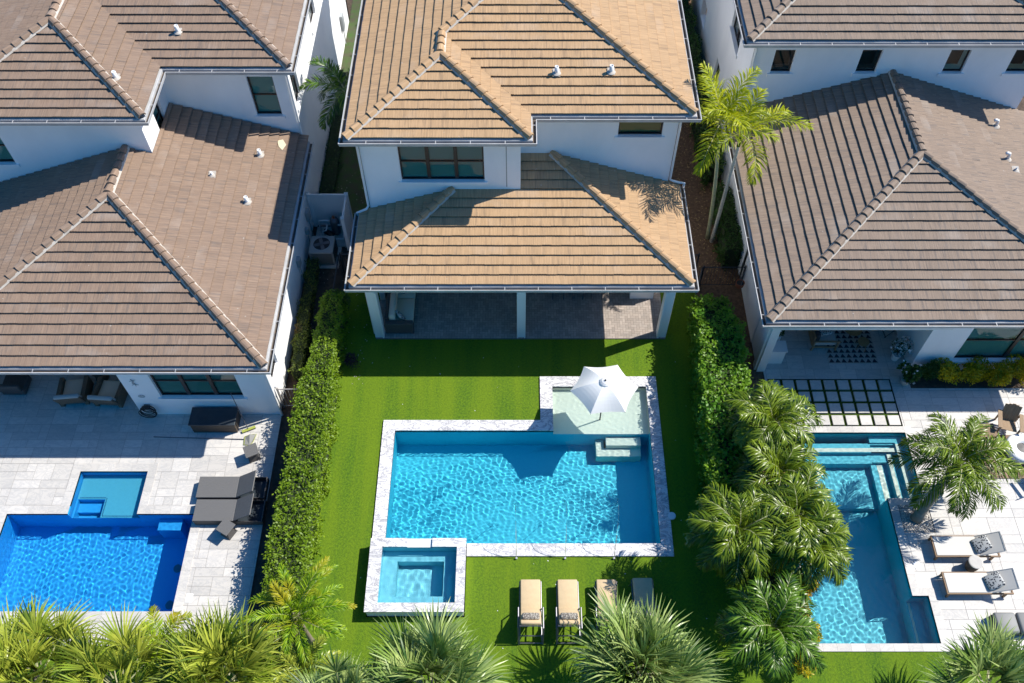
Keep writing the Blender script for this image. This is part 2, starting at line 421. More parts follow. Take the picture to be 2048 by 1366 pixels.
def slabs(name, region, holes, u, z, m, joint_z, seed, gap=0.011, sizes=((2, 1), (3, 2), (2, 2), (1, 1), (3, 1), (2, 1)), joints='joint'):
    rnd = random.Random(seed); x0, x1, y0, y1 = region
    nx = int(math.ceil((x1 - x0) / u)); ny = int(math.ceil((y1 - y0) / u))
    used = [[False] * ny for _ in range(nx)]; b = MB()
    for j in range(ny):
        for i in range(nx):
            if used[i][j]: continue
            opt = list(sizes); rnd.shuffle(opt); opt.append((1, 1))
            for w, h in opt:
                if i + w <= nx and j + h <= ny and all(not used[i + a][j + c] for a in range(w) for c in range(h)): break
            for a in range(w):
                for c in range(h): used[i + a][j + c] = True
            r = (x0 + i * u, min(x0 + (i + w) * u, x1), y0 + j * u, min(y0 + (j + h) * u, y1)); t = rnd.random()
            for a0, a1, b0, b1 in rect_minus(r, holes):
                if a1 - a0 > 0.03 and b1 - b0 > 0.03:
                    a0 += gap / 2; a1 -= gap / 2; b0 += gap / 2; b1 -= gap / 2
                    b.add([(a0, b0, z), (a1, b0, z), (a1, b1, z), (a0, b1, z)], [(0, 1, 2, 3)], t)
    o = b.build(name, m); tag(o, kind='structure')
    j_ = sheet('paving_bed', [region], holes, joint_z, MT[joints]); tag(j_, kind='structure')
    return o

INSERT = (9.12, 13.62, 15.96, 17.94)
PLANTER = (14.3, 24.0, 17.55, 18.33)
slabs('patio', (-24.0, -8.44, 8.28, 20.6), LEFTP + [(-13.43, -8.3, 16.45, 21)], 0.31, 0.02, MT['paver'], 0.012, 3)
slabs('patio', (9.03, 24.0, 8.15, 22.6), RIGHTP + [INSERT, PLANTER, (12.70, 13.72, 11.95, 13.0), FARP, (14.4, 24.0, 18.35, 23), (15.9, 24, 13.9, 15.6)], 0.31, 0.02, MT['paver'], 0.012, 8)
g = sheet('planting_bed', [PLANTER], [], 0.005, MT['soil']); tag(g, kind='structure')
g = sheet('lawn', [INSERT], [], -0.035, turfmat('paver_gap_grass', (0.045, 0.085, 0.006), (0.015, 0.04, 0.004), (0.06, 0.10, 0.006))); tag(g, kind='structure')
b = MB()
for i in range(9):
    for j in range(4):
        x0 = INSERT[0] + 0.05 + i * 0.5; y0 = INSERT[2] + 0.05 + j * 0.495
        b.box(x0, x0 + 0.395, y0, y0 + 0.39, -0.045, 0.028, random.Random(i * 7 + j).random())
g = b.build('stepping_pavers', MT['paver']); tag(g, kind='structure')

# ------------------------------------------------------------------ pools
def basin(cells, ztop, name, m, parent, pick=None):
    """cells: list of (x0,x1,y0,y1,z) later ones override; floor quads plus every riser between levels"""
    xs = sorted({c[k] for c in cells for k in (0, 1)}); ys = sorted({c[k] for c in cells for k in (2, 3)})
    def own(i, j):
        x = (xs[i] + xs[i+1]) / 2; y = (ys[j] + ys[j+1]) / 2; k = None
        for c in cells:
            if c[0] < x < c[1] and c[2] < y < c[3]: k = c[5] if len(c) > 5 else None
        return k
    def deep(i, j, i2, j2, z, z2):
        if pick is None: return True
        return (own(i, j) if (z2 is None or (z is not None and z < z2)) else own(i2, j2)) == pick
    def zat(i, j):
        if i < 0 or j < 0 or i >= len(xs) - 1 or j >= len(ys) - 1: return None
        x = (xs[i] + xs[i+1]) / 2; y = (ys[j] + ys[j+1]) / 2; z = None
        for c in cells:
            if c[0] < x < c[1] and c[2] < y < c[3]: z = c[4]
        return z
    b = MB()
    for i in range(-1, len(xs)):
        for j in range(-1, len(ys)):
            z = zat(i, j)
            if z is not None and (pick is None or own(i, j) == pick): b.add([(xs[i], ys[j], z), (xs[i+1], ys[j], z), (xs[i+1], ys[j+1], z), (xs[i], ys[j+1], z)], [(0, 1, 2, 3)])
            z2 = zat(i + 1, j)
            if (z is None) != (z2 is None) or (z is not None and z != z2):
                a, c = sorted((ztop if z is None else z, ztop if z2 is None else z2)); x = xs[i+1]
                if 0 <= j < len(ys) - 1 and deep(i, j, i + 1, j, z, z2): b.add([(x, ys[j], a), (x, ys[j+1], a), (x, ys[j+1], c), (x, ys[j], c)], [(0, 1, 2, 3)])
            z2 = zat(i, j + 1)
            if (z is None) != (z2 is None) or (z is not None and z != z2):
                a, c = sorted((ztop if z is None else z, ztop if z2 is None else z2)); y = ys[j+1]
                if 0 <= i < len(xs) - 1 and deep(i, j, i, j + 1, z, z2): b.add([(xs[i], y, a), (xs[i+1], y, a), (xs[i+1], y, c), (xs[i], y, c)], [(0, 1, 2, 3)])
    o = b.build(name, m, parent); o.cycles.is_caustics_receiver = True
    return o
def water(rects, zw, zbot, m, amp, seed, cell=0.055, wl=(0.22, 0.6), calm=None):
    rnd = random.Random(seed); e = 0.02
    ex = [(r[0] - e, r[1] + e, r[2] - e, r[3] + e) for r in rects]
    X0 = min(r[0] for r in ex); X1 = max(r[1] for r in ex); Y0 = min(r[2] for r in ex); Y1 = max(r[3] for r in ex)
    nx = int((X1 - X0) / cell) + 1; ny = int((Y1 - Y0) / cell) + 1
    gx = np.linspace(X0, X1, nx + 1); gy = np.linspace(Y0, Y1, ny + 1)
    GX, GY = np.meshgrid(gx, gy, indexing='ij'); Z = np.zeros_like(GX)
    for k in range(26):
        a = rnd.uniform(0, 6.283); w = rnd.uniform(*wl); ph = rnd.uniform(0, 6.283)
        px = GX + 0.06 * np.sin(GY * 3.1 + k) ; py = GY + 0.06 * np.sin(GX * 2.7 + k * 1.7)
        Z += (w / 0.4) * np.sin(6.283 / w * (px * math.cos(a) + py * math.sin(a)) + ph)
    Z *= amp / 5.0
    if calm is not None: Z *= calm(GX, GY)
    Z += zw
    me_v = []; idx = -np.ones((nx + 1, ny + 1, 2), int); F = []
    cx = (gx[:-1] + gx[1:]) / 2; cy = (gy[:-1] + gy[1:]) / 2
    ins = np.zeros((nx, ny), bool)
    for r in ex: ins |= ((cx[:, None] > r[0]) & (cx[:, None] < r[1]) & (cy[None] > r[2]) & (cy[None] < r[3]))
    def vi(i, j, l):
        if idx[i, j, l] < 0:
            idx[i, j, l] = len(me_v); me_v.append((gx[i], gy[j], Z[i, j] if l == 0 else zbot))
        return idx[i, j, l]
    for i in range(nx):
        for j in range(ny):
            if not ins[i, j]: continue
            F.append((vi(i, j, 0), vi(i+1, j, 0), vi(i+1, j+1, 0), vi(i, j+1, 0)))
            F.append((vi(i, j, 1), vi(i, j+1, 1), vi(i+1, j+1, 1), vi(i+1, j, 1)))
            if i == 0 or not ins[i-1, j]: F.append((vi(i, j+1, 0), vi(i, j+1, 1), vi(i, j, 1), vi(i, j, 0)))
            if i == nx-1 or not ins[i+1, j]: F.append((vi(i+1, j, 0), vi(i+1, j, 1), vi(i+1, j+1, 1), vi(i+1, j+1, 0)))
            if j == 0 or not ins[i, j-1]: F.append((vi(i, j, 0), vi(i, j, 1), vi(i+1, j, 1), vi(i+1, j, 0)))
            if j == ny-1 or not ins[i, j+1]: F.append((vi(i+1, j+1, 0), vi(i+1, j+1, 1), vi(i, j+1, 1), vi(i, j+1, 0)))
    o = np_mesh('water', np.array(me_v), np.array(F), m)
    o.data.polygons.foreach_set('use_smooth', [True] * len(o.data.polygons))
    o.cycles.is_caustics_caster = True
    tag(o, kind='structure'); return o
def coping(rects, holes, z0, z1, m, name, parent, seed, L=0.9, horiz=True):
    rnd = random.Random(seed); b = MB()
    for r in rects:
        for x0, x1, y0, y1 in rect_minus(r, holes):
            lx, ly = x1 - x0, y1 - y0
            n = max(1, round(max(lx, ly) / L))
            for k in range(n):
                a = k / n; c = (k + 1) / n; gp = 0.002
                if lx >= ly: b.box(x0 + lx * a + gp, x0 + lx * c - gp, y0, y1, z0, z1, rnd.random())
                else: b.box(x0, x1, y0 + ly * a + gp, y0 + ly * c - gp, z0, z1, rnd.random())
    return b.build(name, m, parent)

pm = wempty('swimming_pool', (0, 13.5, 0), 'L-shaped turquoise pool with veined marble coping in the middle lawn', 'pool')
mc = [(*MAINP[0], -1.45, 0), (*MAINP[1], -0.28, 1)]
basin(mc, 0.0, 'basin', MT['plaster_main'], pm, pick=0)
basin(mc, 0.0, 'sun_shelf', MT['plaster_shallow_tone'], pm, pick=1)
b = MB()
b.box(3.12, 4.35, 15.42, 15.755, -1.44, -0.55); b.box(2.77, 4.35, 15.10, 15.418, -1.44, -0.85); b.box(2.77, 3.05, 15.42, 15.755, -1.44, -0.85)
o = b.build('step', MT['plaster_shallow_tone'], pm); o.cycles.is_caustics_receiver = True
coping([(-4.78, 5.04, 11.13, 11.56), (-4.78, -4.35, 11.56, 15.77), (4.65, 5.04, 11.56, 17.60), (-4.78, 1.24, 15.77, 16.19), (0.79, 1.24, 16.19, 18.03), (1.24, 5.04, 17.60, 18.03)], [(-4.78, -1.67, 11.0, 11.56)], -0.08, 0.06, MT['marble'], 'coping', pm, 5)
def calm_main(X, Y):   # quiet strip under the coping, broken patches where the jets land
    d = 0.25 + 0.9 / (1 + np.exp(-(15.6 - Y) * 4)) + 0.75 * (Y > 15.72) 
    return d * (1 + 0.35 * np.sin(X * 0.9 + 1.0) * np.sin(Y * 1.3)) * (1 - 0.55 * np.exp(-((X - 0.5) / 1.9) ** 2 - ((Y - 12.4) / 0.8) ** 2))
water(MAINP, -0.05, -1.6, MT['water_main'], 0.0024, 11, cell=0.025, wl=(0.09, 0.27), calm=calm_main)

# raised spa
sp = wempty('raised_spa', (-3.2, 10.3, 0), 'raised square marble spa at the front left corner of the turquoise pool', 'spa')
b = MB()
b.box(-4.70, -4.40, 9.20, 11.54, -0.05, 0.42); b.box(-1.93, -1.71, 9.20, 11.54, -0.05, 0.42)
b.box(-4.40, -1.93, 9.20, 9.42, -0.05, 0.42); b.box(-4.40, -3.56, 11.30, 11.54, -0.9, 0.42); b.box(-2.76, -1.93, 11.30, 11.54, -0.9, 0.42); b.box(-3.56, -2.76, 11.30, 11.54, -0.9, 0.34)
b.build('wall', MT['trim'], sp)
coping([(-4.74, -1.67, 9.16, 9.45), (-4.74, -4.35, 9.45, 11.56), (-1.96, -1.67, 9.45, 11.56), (-4.35, -3.56, 11.27, 11.56), (-2.76, -1.96, 11.27, 11.56)], [], 0.42, 0.50, MT['marble'], 'coping', sp, 6)
b = MB(); b.box(-3.56, -2.76, 11.27, 11.57, 0.34, 0.425); b.build('spillway', MT['trim'], sp)
basin([(-4.35, -1.96, 9.45, 11.27, -0.02), (-3.88, -2.38, 9.78, 10.93, -0.55)], 0.44, 'basin', tilemat('spa_plaster_turquoise', (0.22, 0.66, 0.78), (0.18, 0.60, 0.73)), sp)
water([(-4.35, -1.96, 9.45, 11.27)], 0.41, -0.6, MT['water_main'], 0.004, 21, wl=(0.15, 0.5))

# left pool
pl = wempty('swimming_pool', (-14, 11, 0), 'deep royal blue pool with a square shallow shelf on the left patio', 'pool')
basin([(*LEFTP[0], -1.5), (*LEFTP[1], -0.42), (-14.95, -14.05, 12.62, 13.28, -0.95), (-14.95, -14.05, 12.9, 13.28, -0.7), (-12.04, -11.27, 12.2, 12.61, -0.5)], 0.02, 'basin', MT['plaster_blue'], pl)
b = MB()
b.box(-14.98, -12.71, 13.30, 14.17, -0.40, -0.395); b.box(-14.03, -12.71, 12.62, 13.30, -0.40, -0.395)
o = b.build('shelf_floor', MT['plaster_shelf_tone'], pl); o.cycles.is_caustics_receiver = True
b = MB(); rb = random.Random(4)
for k in range(46):
    b.box(-14.9 + k * 0.047, -14.9 + k * 0.047 + 0.03, 13.33, 13.36, -0.393, -0.388) if k < 19 else b.box(-13.98 + (k - 19) * 0.047, -13.98 + (k - 19) * 0.047 + 0.03, 12.66, 12.69, -0.393, -0.388)
for k in range(13): b.box(-14.0, -13.97, 12.7 + k * 0.05, 12.73 + k * 0.05, -0.393, -0.388)
b.build('edge_tiles', MT['bluetile'], pl)
for (x, y) in ((-11.35, 11.15), (-11.35, 9.92)):
    b = MB(); b.lathe(x, y, [(0.14, -1.499), (0.14, -1.485), (0.11, -1.48)], 24); b.build('floor_drain', plain('drain_grille', (0.03, 0.22, 0.30), 0.5), pl)
coping([(-17.3, -10.5, 9.03, 9.33), (-17.3, -17.02, 9.33, 12.9), (-10.80, -10.5, 9.33, 12.61), (-17.02, -15.0, 12.61, 12.9), (-12.69, -10.5, 12.61, 12.9), (-15.3, -15.0, 12.9, 14.48), (-12.69, -12.4, 12.9, 14.48), (-15.0, -12.69, 14.18, 14.48)], [], -0.06, 0.035, MT['paver'], 'coping', pl, 7, 0.6)
water(LEFTP, -0.07, -1.7, MT['water_blue'], 0.0021, 31, cell=0.027, wl=(0.11, 0.27), calm=lambda X, Y: np.where(Y > 12.7, 0.25, 1.0))

# right pool
pr = wempty('swimming_pool', (11, 12, 0), 'long teal pool with corner steps on the right patio', 'pool')
basin([(*RIGHTP[0], -1.5), (*RIGHTP[1], -0.75), (*RIGHTP[2], -0.35), (9.1, 13.3, 15.1, 15.45, -0.45), (12.42, 13.32, 13.18, 15.4, -0.62), (9.1, 13.0, 14.75, 15.1, -0.7), (12.42, 12.98, 13.18, 14.8, -0.9), (9.1, 12.42, 13.2, 14.75, -1.2), (9.1, 12.42, 8.34, 13.2, -1.5)], 0.02, 'basin', MT['plaster_teal'], pr)
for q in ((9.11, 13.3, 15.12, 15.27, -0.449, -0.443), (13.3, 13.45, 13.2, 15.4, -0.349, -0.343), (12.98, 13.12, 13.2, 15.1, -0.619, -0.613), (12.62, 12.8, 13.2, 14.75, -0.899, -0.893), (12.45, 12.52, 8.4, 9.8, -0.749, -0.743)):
    b = MB(); b.box(*q); o = b.build('step_edge', MT['plaster_shallow_tone'], pr); o.cycles.is_caustics_receiver = True
coping([(8.85, 13.2, 8.1, 8.34), (8.85, 9.10, 8.34, 15.95), (12.93, 13.2, 8.34, 10.08), (12.42, 12.93, 9.83, 10.08), (12.42, 12.67, 10.08, 13.18), (12.67, 13.88, 12.93, 13.18), (13.63, 13.88, 13.18, 15.95), (9.10, 13.63, 15.70, 15.95)], [], -0.06, 0.035, MT['paver'], 'coping', pr, 9, 0.45)
water(RIGHTP, -0.07, -1.7, MT['water_teal'], 0.0022, 41, cell=0.028, wl=(0.10, 0.28))
# edge of another small basin at the right border
pf = wempty('plunge_pool', (18.5, 13.3, 0), 'corner of a small dark blue pool behind the big patio palm', 'pool')
basin([(*FARP, -1.0)], 0.02, 'basin', MT['plaster_blue'], pf)
coping([(17.4, 21.5, 12.65, 12.85), (17.4, 17.6, 12.85, 13.75), (17.4, 21.5, 13.75, 13.95)], [], -0.06, 0.035, MT['paver'], 'coping', pf, 12, 0.45)
water([FARP], -0.08, -1.2, MT['water_blue'], 0.004, 51)

# ------------------------------------------------------------------ roofs
def clip(poly, n, d, keep_ge=True):
    """keep points with n.p >= d (2D)"""
    out = []; s = 1 if keep_ge else -1
    for i in range(len(poly)):
        a = poly[i]; c = poly[(i + 1) % len(poly)]
        da = s * (n[0] * a[0] + n[1] * a[1] - d); dc = s * (n[0] * c[0] + n[1] * c[1] - d)
        if da >= -1e-9: out.append(a)
        if (da > 1e-9 and dc < -1e-9) or (da < -1e-9 and dc > 1e-9):
            t = da / (da - dc); out.append((a[0] + (c[0] - a[0]) * t, a[1] + (c[1] - a[1]) * t))
    return out
PITCHR = 0.33
def plane_tiles(b, polys, n, d0, z0, seed, lift=0.062, ex=0.343, tw=0.33):
    """concrete tile courses on a roof plane; n points up the slope, d0 = n.p at the eave"""
    rnd = random.Random(seed); u = (n[1], -n[0]) if True else None
    u = (-n[1], n[0]); mm = PITCHR
    for poly in polys:
        dmax = max(n[0] * p[0] + n[1] * p[1] for p in poly) - d0; us = [u[0] * p[0] + u[1] * p[1] for p in poly]
        k = 0
        while k * ex < dmax:
            a, c = k * ex, (k + 1) * ex
            strip = clip(clip(poly, n, d0 + a), n, d0 + c, False); k += 1
            if len(strip) < 3: continue
            su = [u[0] * p[0] + u[1] * p[1] for p in strip]
            off = (k % 2) * tw / 2; i0 = int(math.floor((min(su) - off) / tw)); i1 = int(math.ceil((max(su) - off) / tw))
            for i in range(i0, i1):
                r2 = random.Random((seed * 7919 + k * 613 + i) & 0xffffff)
                t0, t1 = off + i * tw, off + (i + 1) * tw
                q = clip(clip(strip, u, t0), u, t1, False)
                if len(q) < 3: continue
                area = abs(sum(q[m_][0] * q[(m_ + 1) % len(q)][1] - q[(m_ + 1) % len(q)][0] * q[m_][1] for m_ in range(len(q)))) / 2
                if area < 1e-5: continue
                lf = lift + r2.uniform(-0.004, 0.004); tint = r2.random()
                vs = []; uv = []; U = (k * 7.31) % 50; Vv = (k * 3.7) % 50
                for p in q:
                    dd = n[0] * p[0] + n[1] * p[1] - d0; fr = (dd - a) / ex
                    vs.append((p[0], p[1], z0 + mm * dd + lf * (1 - fr) + 0.004)); uv.append((u[0] * p[0] + u[1] * p[1] + U, dd + Vv))
                b.add(vs, [tuple(range(len(vs)))], tint, [uv])
                # butt: edge pieces lying on d = a, toothed like the ribbed tile ends
                es = [p for p in q if abs(n[0] * p[0] + n[1] * p[1] - d0 - a) < 1e-6]
                if len(es) >= 2:
                    ua = sorted(u[0] * p[0] + u[1] * p[1] for p in es); ul, ur = ua[0], ua[-1]
                    ns = max(1, int(round((ur - ul) / 0.055))); j = r2.uniform(-0.004, 0.006)
                    pts = []
                    for s_ in range(2 * ns + 1):
                        uu = ul + (ur - ul) * s_ / (2 * ns); outw = (0.004 if s_ % 2 == 0 else 0.026) + j + 0.01
                        pts.append((u[0] * uu + n[0] * (d0 + a - outw), u[1] * uu + n[1] * (d0 + a - outw)))
                    zt = z0 + mm * a + lf + 0.004; zb = z0 + mm * a - 0.03
                    for s_ in range(2 * ns):
                        p, p2 = pts[s_], pts[s_ + 1]; uu = ul + (ur - ul) * s_ / (2 * ns); u2 = ul + (ur - ul) * (s_ + 1) / (2 * ns)
                        b0 = (u[0] * uu + n[0] * (d0 + a), u[1] * uu + n[1] * (d0 + a)); b1 = (u[0] * u2 + n[0] * (d0 + a), u[1] * u2 + n[1] * (d0 + a))
                        s0 = (b0[0] + n[0] * 0.03, b0[1] + n[1] * 0.03); s1_ = (b1[0] + n[0] * 0.03, b1[1] + n[1] * 0.03); zn = zt - 0.022
                        qv = [[(uu + U, a + Vv), (u2 + U, a + Vv), (u2 + U, a + Vv - 0.02), (uu + U, a + Vv - 0.02)]]
                        b.add([(*b0, zt), (*b1, zt), (*p2, zt - 0.004), (*p, zt - 0.004), (*p, zn), (*p2, zn), (*s1_, zn), (*s0, zn), (*s1_, zb), (*s0, zb)], [(0, 1, 2, 3), (3, 2, 5, 4), (4, 5, 6, 7), (7, 6, 8, 9)], tint, qv * 4)
def caps(b, bm_, p0, p1, rnd, w=0.155, h=0.095, step=0.38):
    """ridge and hip caps from the low end p0 to the high end p1"""
    p0 = Vector(p0); p1 = Vector(p1); L = (p1 - p0).length; d = (p1 - p0) / L
    side = d.cross(Vector((0, 0, 1))).normalized(); up = side.cross(d).normalized()
    n = max(1, round(L / step)); s = L / n
    prof = [(-1.0, -0.35), (-0.62, 0.72), (-0.2, 1.0), (0.2, 1.0), (0.62, 0.72), (1.0, -0.35)]
    for k in range(n):
        a = p0 + d * (s * k - 0.02); c = p0 + d * (s * (k + 1) + 0.03); t = rnd.random(); U = rnd.uniform(0, 40)
        jit = rnd.uniform(-0.006, 0.006)
        lo = [a + side * (x * w + jit) + up * (y * h + 0.118) for x, y in prof]; hi = [c + side * (x * w * 0.86 + jit) + up * (y * h * 0.8 + 0.07) for x, y in prof]
        li = [a + side * (x * w * 0.8 + jit) + up * (y * h * 0.75 + 0.09) for x, y in prof]
        m = len(prof); vs = lo + hi + li
        fs = [(i, i + 1, m + i + 1, m + i) for i in range(m - 1)]
        uv = [[(U + i * 0.05, k * s), (U + (i + 1) * 0.05, k * s), (U + (i + 1) * 0.05, k * s + s), (U + i * 0.05, k * s + s)] for i in range(m - 1)]
        fs += [(i + 1, i, 2 * m + i, 2 * m + i + 1) for i in range(m - 1)]
        uv += [[(0.01, 0.01)] * 4] * (m - 1)
        b.add(vs, fs, t, uv)
    q = []
    for pt in (p0, p1): q += [pt + side * x + up * y for x, y in ((-w - 0.025, 0.01), (-w * 0.8, 0.085), (w * 0.8, 0.085), (w + 0.025, 0.01))]
    bm_.add(q, [(0, 4, 5, 1), (1, 5, 6, 2), (2, 6, 7, 3)])
def sweep(b, path, prof, z, closed=False):
    """sweep a closed (offset, height) profile along a plan path, outward = right hand side, mitred"""
    n = len(path); offs = []
    for i in range(n):
        p = Vector(path[i])
        if i > 0: d0 = (Vector(path[i]) - Vector(path[i-1])).normalized()
        if i < n - 1: d1 = (Vector(path[i+1]) - Vector(path[i])).normalized()
        if i == 0: d0 = d1
        if i == n - 1: d1 = d0
        n0 = Vector((d0.y, -d0.x)); n1 = Vector((d1.y, -d1.x)); mv = (n0 + n1); mv = mv / mv.dot(n1) if mv.length > 1e-6 else n1
        offs.append(mv)
    vs = []; m = len(prof)
    for i in range(n):
        for o, h in prof: q = Vector(path[i]) + offs[i] * o; vs.append((q.x, q.y, z + h))
    fs = [(i * m + k, i * m + (k + 1) % m, (i + 1) * m + (k + 1) % m, (i + 1) * m + k) for i in range(n - 1) for k in range(m)]
    fs += [tuple(range(m))[::-1], tuple((n - 1) * m + k for k in range(m))]
    b.add(vs, fs)
GPROF = [(0.05, -0.14), (0.20, -0.14), (0.225, 0.0), (0.198, 0.0), (0.185, -0.12), (0.08, -0.12), (0.08, 0.0), (0.05, 0.0)]
def eaves(house, path, z, step=1.15):
    b = MB(); sweep(b, path, GPROF, z)
    sweep(b, path, [(-0.06, -0.02), (0.055, -0.035), (0.055, 0.018), (-0.06, 0.018)], z)
    for i in range(len(path) - 1):
        p = Vector(path[i]); q = Vector(path[i+1]); d = (q - p).normalized(); nn = Vector((d.y, -d.x)); L = (q - p).length
        k = step * 0.6
        while k < L:
            c = p + d * k; a = c + nn * 0.07; e = c + nn * 0.19; w = d * 0.012
            b.add([(a.x - w.x, a.y - w.y, z - 0.004), (a.x + w.x, a.y + w.y, z - 0.004), (e.x + w.x, e.y + w.y, z - 0.002), (e.x - w.x, e.y - w.y, z - 0.002)], [(0, 1, 2, 3)]); k += step
    b.build('gutter', MT['gutter'], house)
    b = MB(); sweep(b, path, [(0.082, -0.118), (0.184, -0.118), (0.184, -0.095), (0.082, -0.095)], z); b.build('gutter_shade_silt', MT['shade_silt'], house)
    b = MB(); sweep(b, path, [(-0.03, -0.20), (0.048, -0.20), (0.048, -0.04), (-0.03, -0.04)], z)
    sweep(b, path, [(-0.62, -0.24), (0.03, -0.24), (0.03, -0.203), (-0.62, -0.203)], z); b.build('soffit', MT['trim'], house)
def vent(house, loc, r=0.07, h=0.32, hook=False):
    b = MB(); x, y, z = loc
    if hook:
        b.tube([(x, y, z - 0.1), (x, y, z + h * 0.7), (x - 0.02, y, z + h), (x - 0.10, y, z + h * 1.1), (x - 0.17, y, z + h)], r * 0.8, 12)
    else:
        b.lathe(x, y, [(r, z - 0.1), (r, z + h), (r * 0.8, z + h), (r * 0.8, z + h - 0.05)], 16)
    o = b.build('vent_pipe', MT['trim'], house, True)
    b = MB(); b.lathe(x, y, [(r + 0.09, z + 0.045), (r + 0.03, z + 0.085), (r, z + 0.10)], 16, cap=False)
    b.add([(x - 0.13, y - 0.15, z + 0.012), (x + 0.13, y - 0.15, z + 0.012), (x + 0.13, y + 0.15, z + 0.112), (x - 0.13, y + 0.15, z + 0.112)], [(0, 1, 2, 3)]) if not hook else None
    b.build('flashing', MT['mortar'], o)

def wall(b, p0, p1, z0, z1, t, holes=()):
    """wall box from p0 to p1 (plan), thickness t to the left of p0->p1, with openings (u0,u1,w0,w1)"""
    p0 = Vector(p0); p1 = Vector(p1); d = (p1 - p0); L = d.length; d /= L; nn = Vector((-d.y, d.x))
    us = sorted({0.0, L, *[h[0] for h in holes], *[h[1] for h in holes]}); ws = sorted({z0, z1, *[h[2] for h in holes], *[h[3] for h in holes]})
    for i in range(len(us) - 1):
        for j in range(len(ws) - 1):
            cu = (us[i] + us[i+1]) / 2; cw = (ws[j] + ws[j+1]) / 2
            if any(h[0] < cu < h[1] and h[2] < cw < h[3] for h in holes): continue
            a = p0 + d * us[i]; c = p0 + d * us[i+1]; a2 = a + nn * t; c2 = c + nn * t
            vs = [(a.x, a.y, ws[j]), (c.x, c.y, ws[j]), (c2.x, c2.y, ws[j]), (a2.x, a2.y, ws[j]), (a.x, a.y, ws[j+1]), (c.x, c.y, ws[j+1]), (c2.x, c2.y, ws[j+1]), (a2.x, a2.y, ws[j+1])]
            b.add(vs, [(3, 2, 1, 0), (4, 5, 6, 7), (0, 1, 5, 4), (1, 2, 6, 5), (2, 3, 7, 6), (3, 0, 4, 7)])
def window(house, p0, p1, u0, u1, w0, w1, cols=1, rail=True, sill=True, blind=True, bmat='blind', label=None, inset=0.10, sillw=0.09):
    """window set in a wall running p0->p1 (interior on the left)"""
    p0 = Vector(p0); d = (Vector(p1) - p0).normalized(); nn = Vector((-d.y, d.x))
    M = Matrix(((d.x, nn.x, 0, p0.x), (d.y, nn.y, 0, p0.y), (0, 0, 1, 0), (0, 0, 0, 1)))
    f = 0.05; b = MB()
    b.box(u0, u1, inset, inset + 0.06, w0, w0 + f, M=M); b.box(u0, u1, inset, inset + 0.06, w1 - f, w1, M=M)
    b.box(u0, u0 + f, inset, inset + 0.06, w0 + f, w1 - f, M=M); b.box(u1 - f, u1, inset, inset + 0.06, w0 + f, w1 - f, M=M)
    cw = (u1 - u0) / cols
    for k in range(1, cols): b.box(u0 + k * cw - 0.06, u0 + k * cw + 0.06, inset - 0.01, inset + 0.07, w0 + f, w1 - f, M=M)
    wm = (w0 + w1) / 2
    if rail: b.box(u0 + f, u1 - f, inset + 0.01, inset + 0.05, wm - 0.03, wm + 0.02, M=M)
    o = b.build('window', MT['frame'], house)
    if label: o['label'] = label
    b = MB(); b.add([tuple(M @ Vector(v)) for v in ((u0 + f, inset + 0.028, w0 + f), (u1 - f, inset + 0.028, w0 + f), (u1 - f, inset + 0.028, w1 - f), (u0 + f, inset + 0.028, w1 - f))], [(0, 1, 2, 3)]); b.build('pane', MT['glass'], o)
    b = MB()
    if blind:
        n = int((w1 - w0) / 0.07)
        for k in range(n):
            z = w0 + (k + 0.5) * (w1 - w0) / n
            vs = [(u0 + f, inset + 0.075, z - 0.03), (u1 - f, inset + 0.075, z - 0.03), (u1 - f, inset + 0.115, z + 0.026), (u0 + f, inset + 0.115, z + 0.026)]
            b.add([tuple(M @ Vector(v)) for v in vs], [(0, 1, 2, 3)])
        b.build('blind', MT[bmat], o)
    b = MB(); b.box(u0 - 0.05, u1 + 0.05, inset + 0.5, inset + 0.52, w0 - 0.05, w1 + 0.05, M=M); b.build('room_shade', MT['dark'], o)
    if sill:
        b = MB(); b.box(u0 - 0.1, u1 + 0.1, -0.06, inset, w0 - 0.14, w0 - 0.003, M=M); b.build('sill', MT['stucco'], o)
def downspout(house, pts, m='trim'):
    b = MB(); b.tube(pts, 0.045, 8); b.build('downspout', MT[m], house)

def hiproof(house, mat_, z0, planes, hips, seed, name='roof'):
    b = MB()
    for k, (polys, n, d0) in enumerate(planes): plane_tiles(b, polys, n, d0, z0, seed + k)
    r = b.build(name, MT[mat_], house)
    rnd = random.Random(seed)
    for a, c in hips:
        b = MB(); b2 = MB(); caps(b, b2, a, c, rnd); b.build('ridge_cap', MT[mat_], r); b2.build('cap_mortar', MT['mortar'], r)
    return r
N, S, Ee, W = (0, 1), (0, -1), (1, 0), (-1, 0)   # up-slope directions
def zh(z0, t): return z0 + PITCHR * t

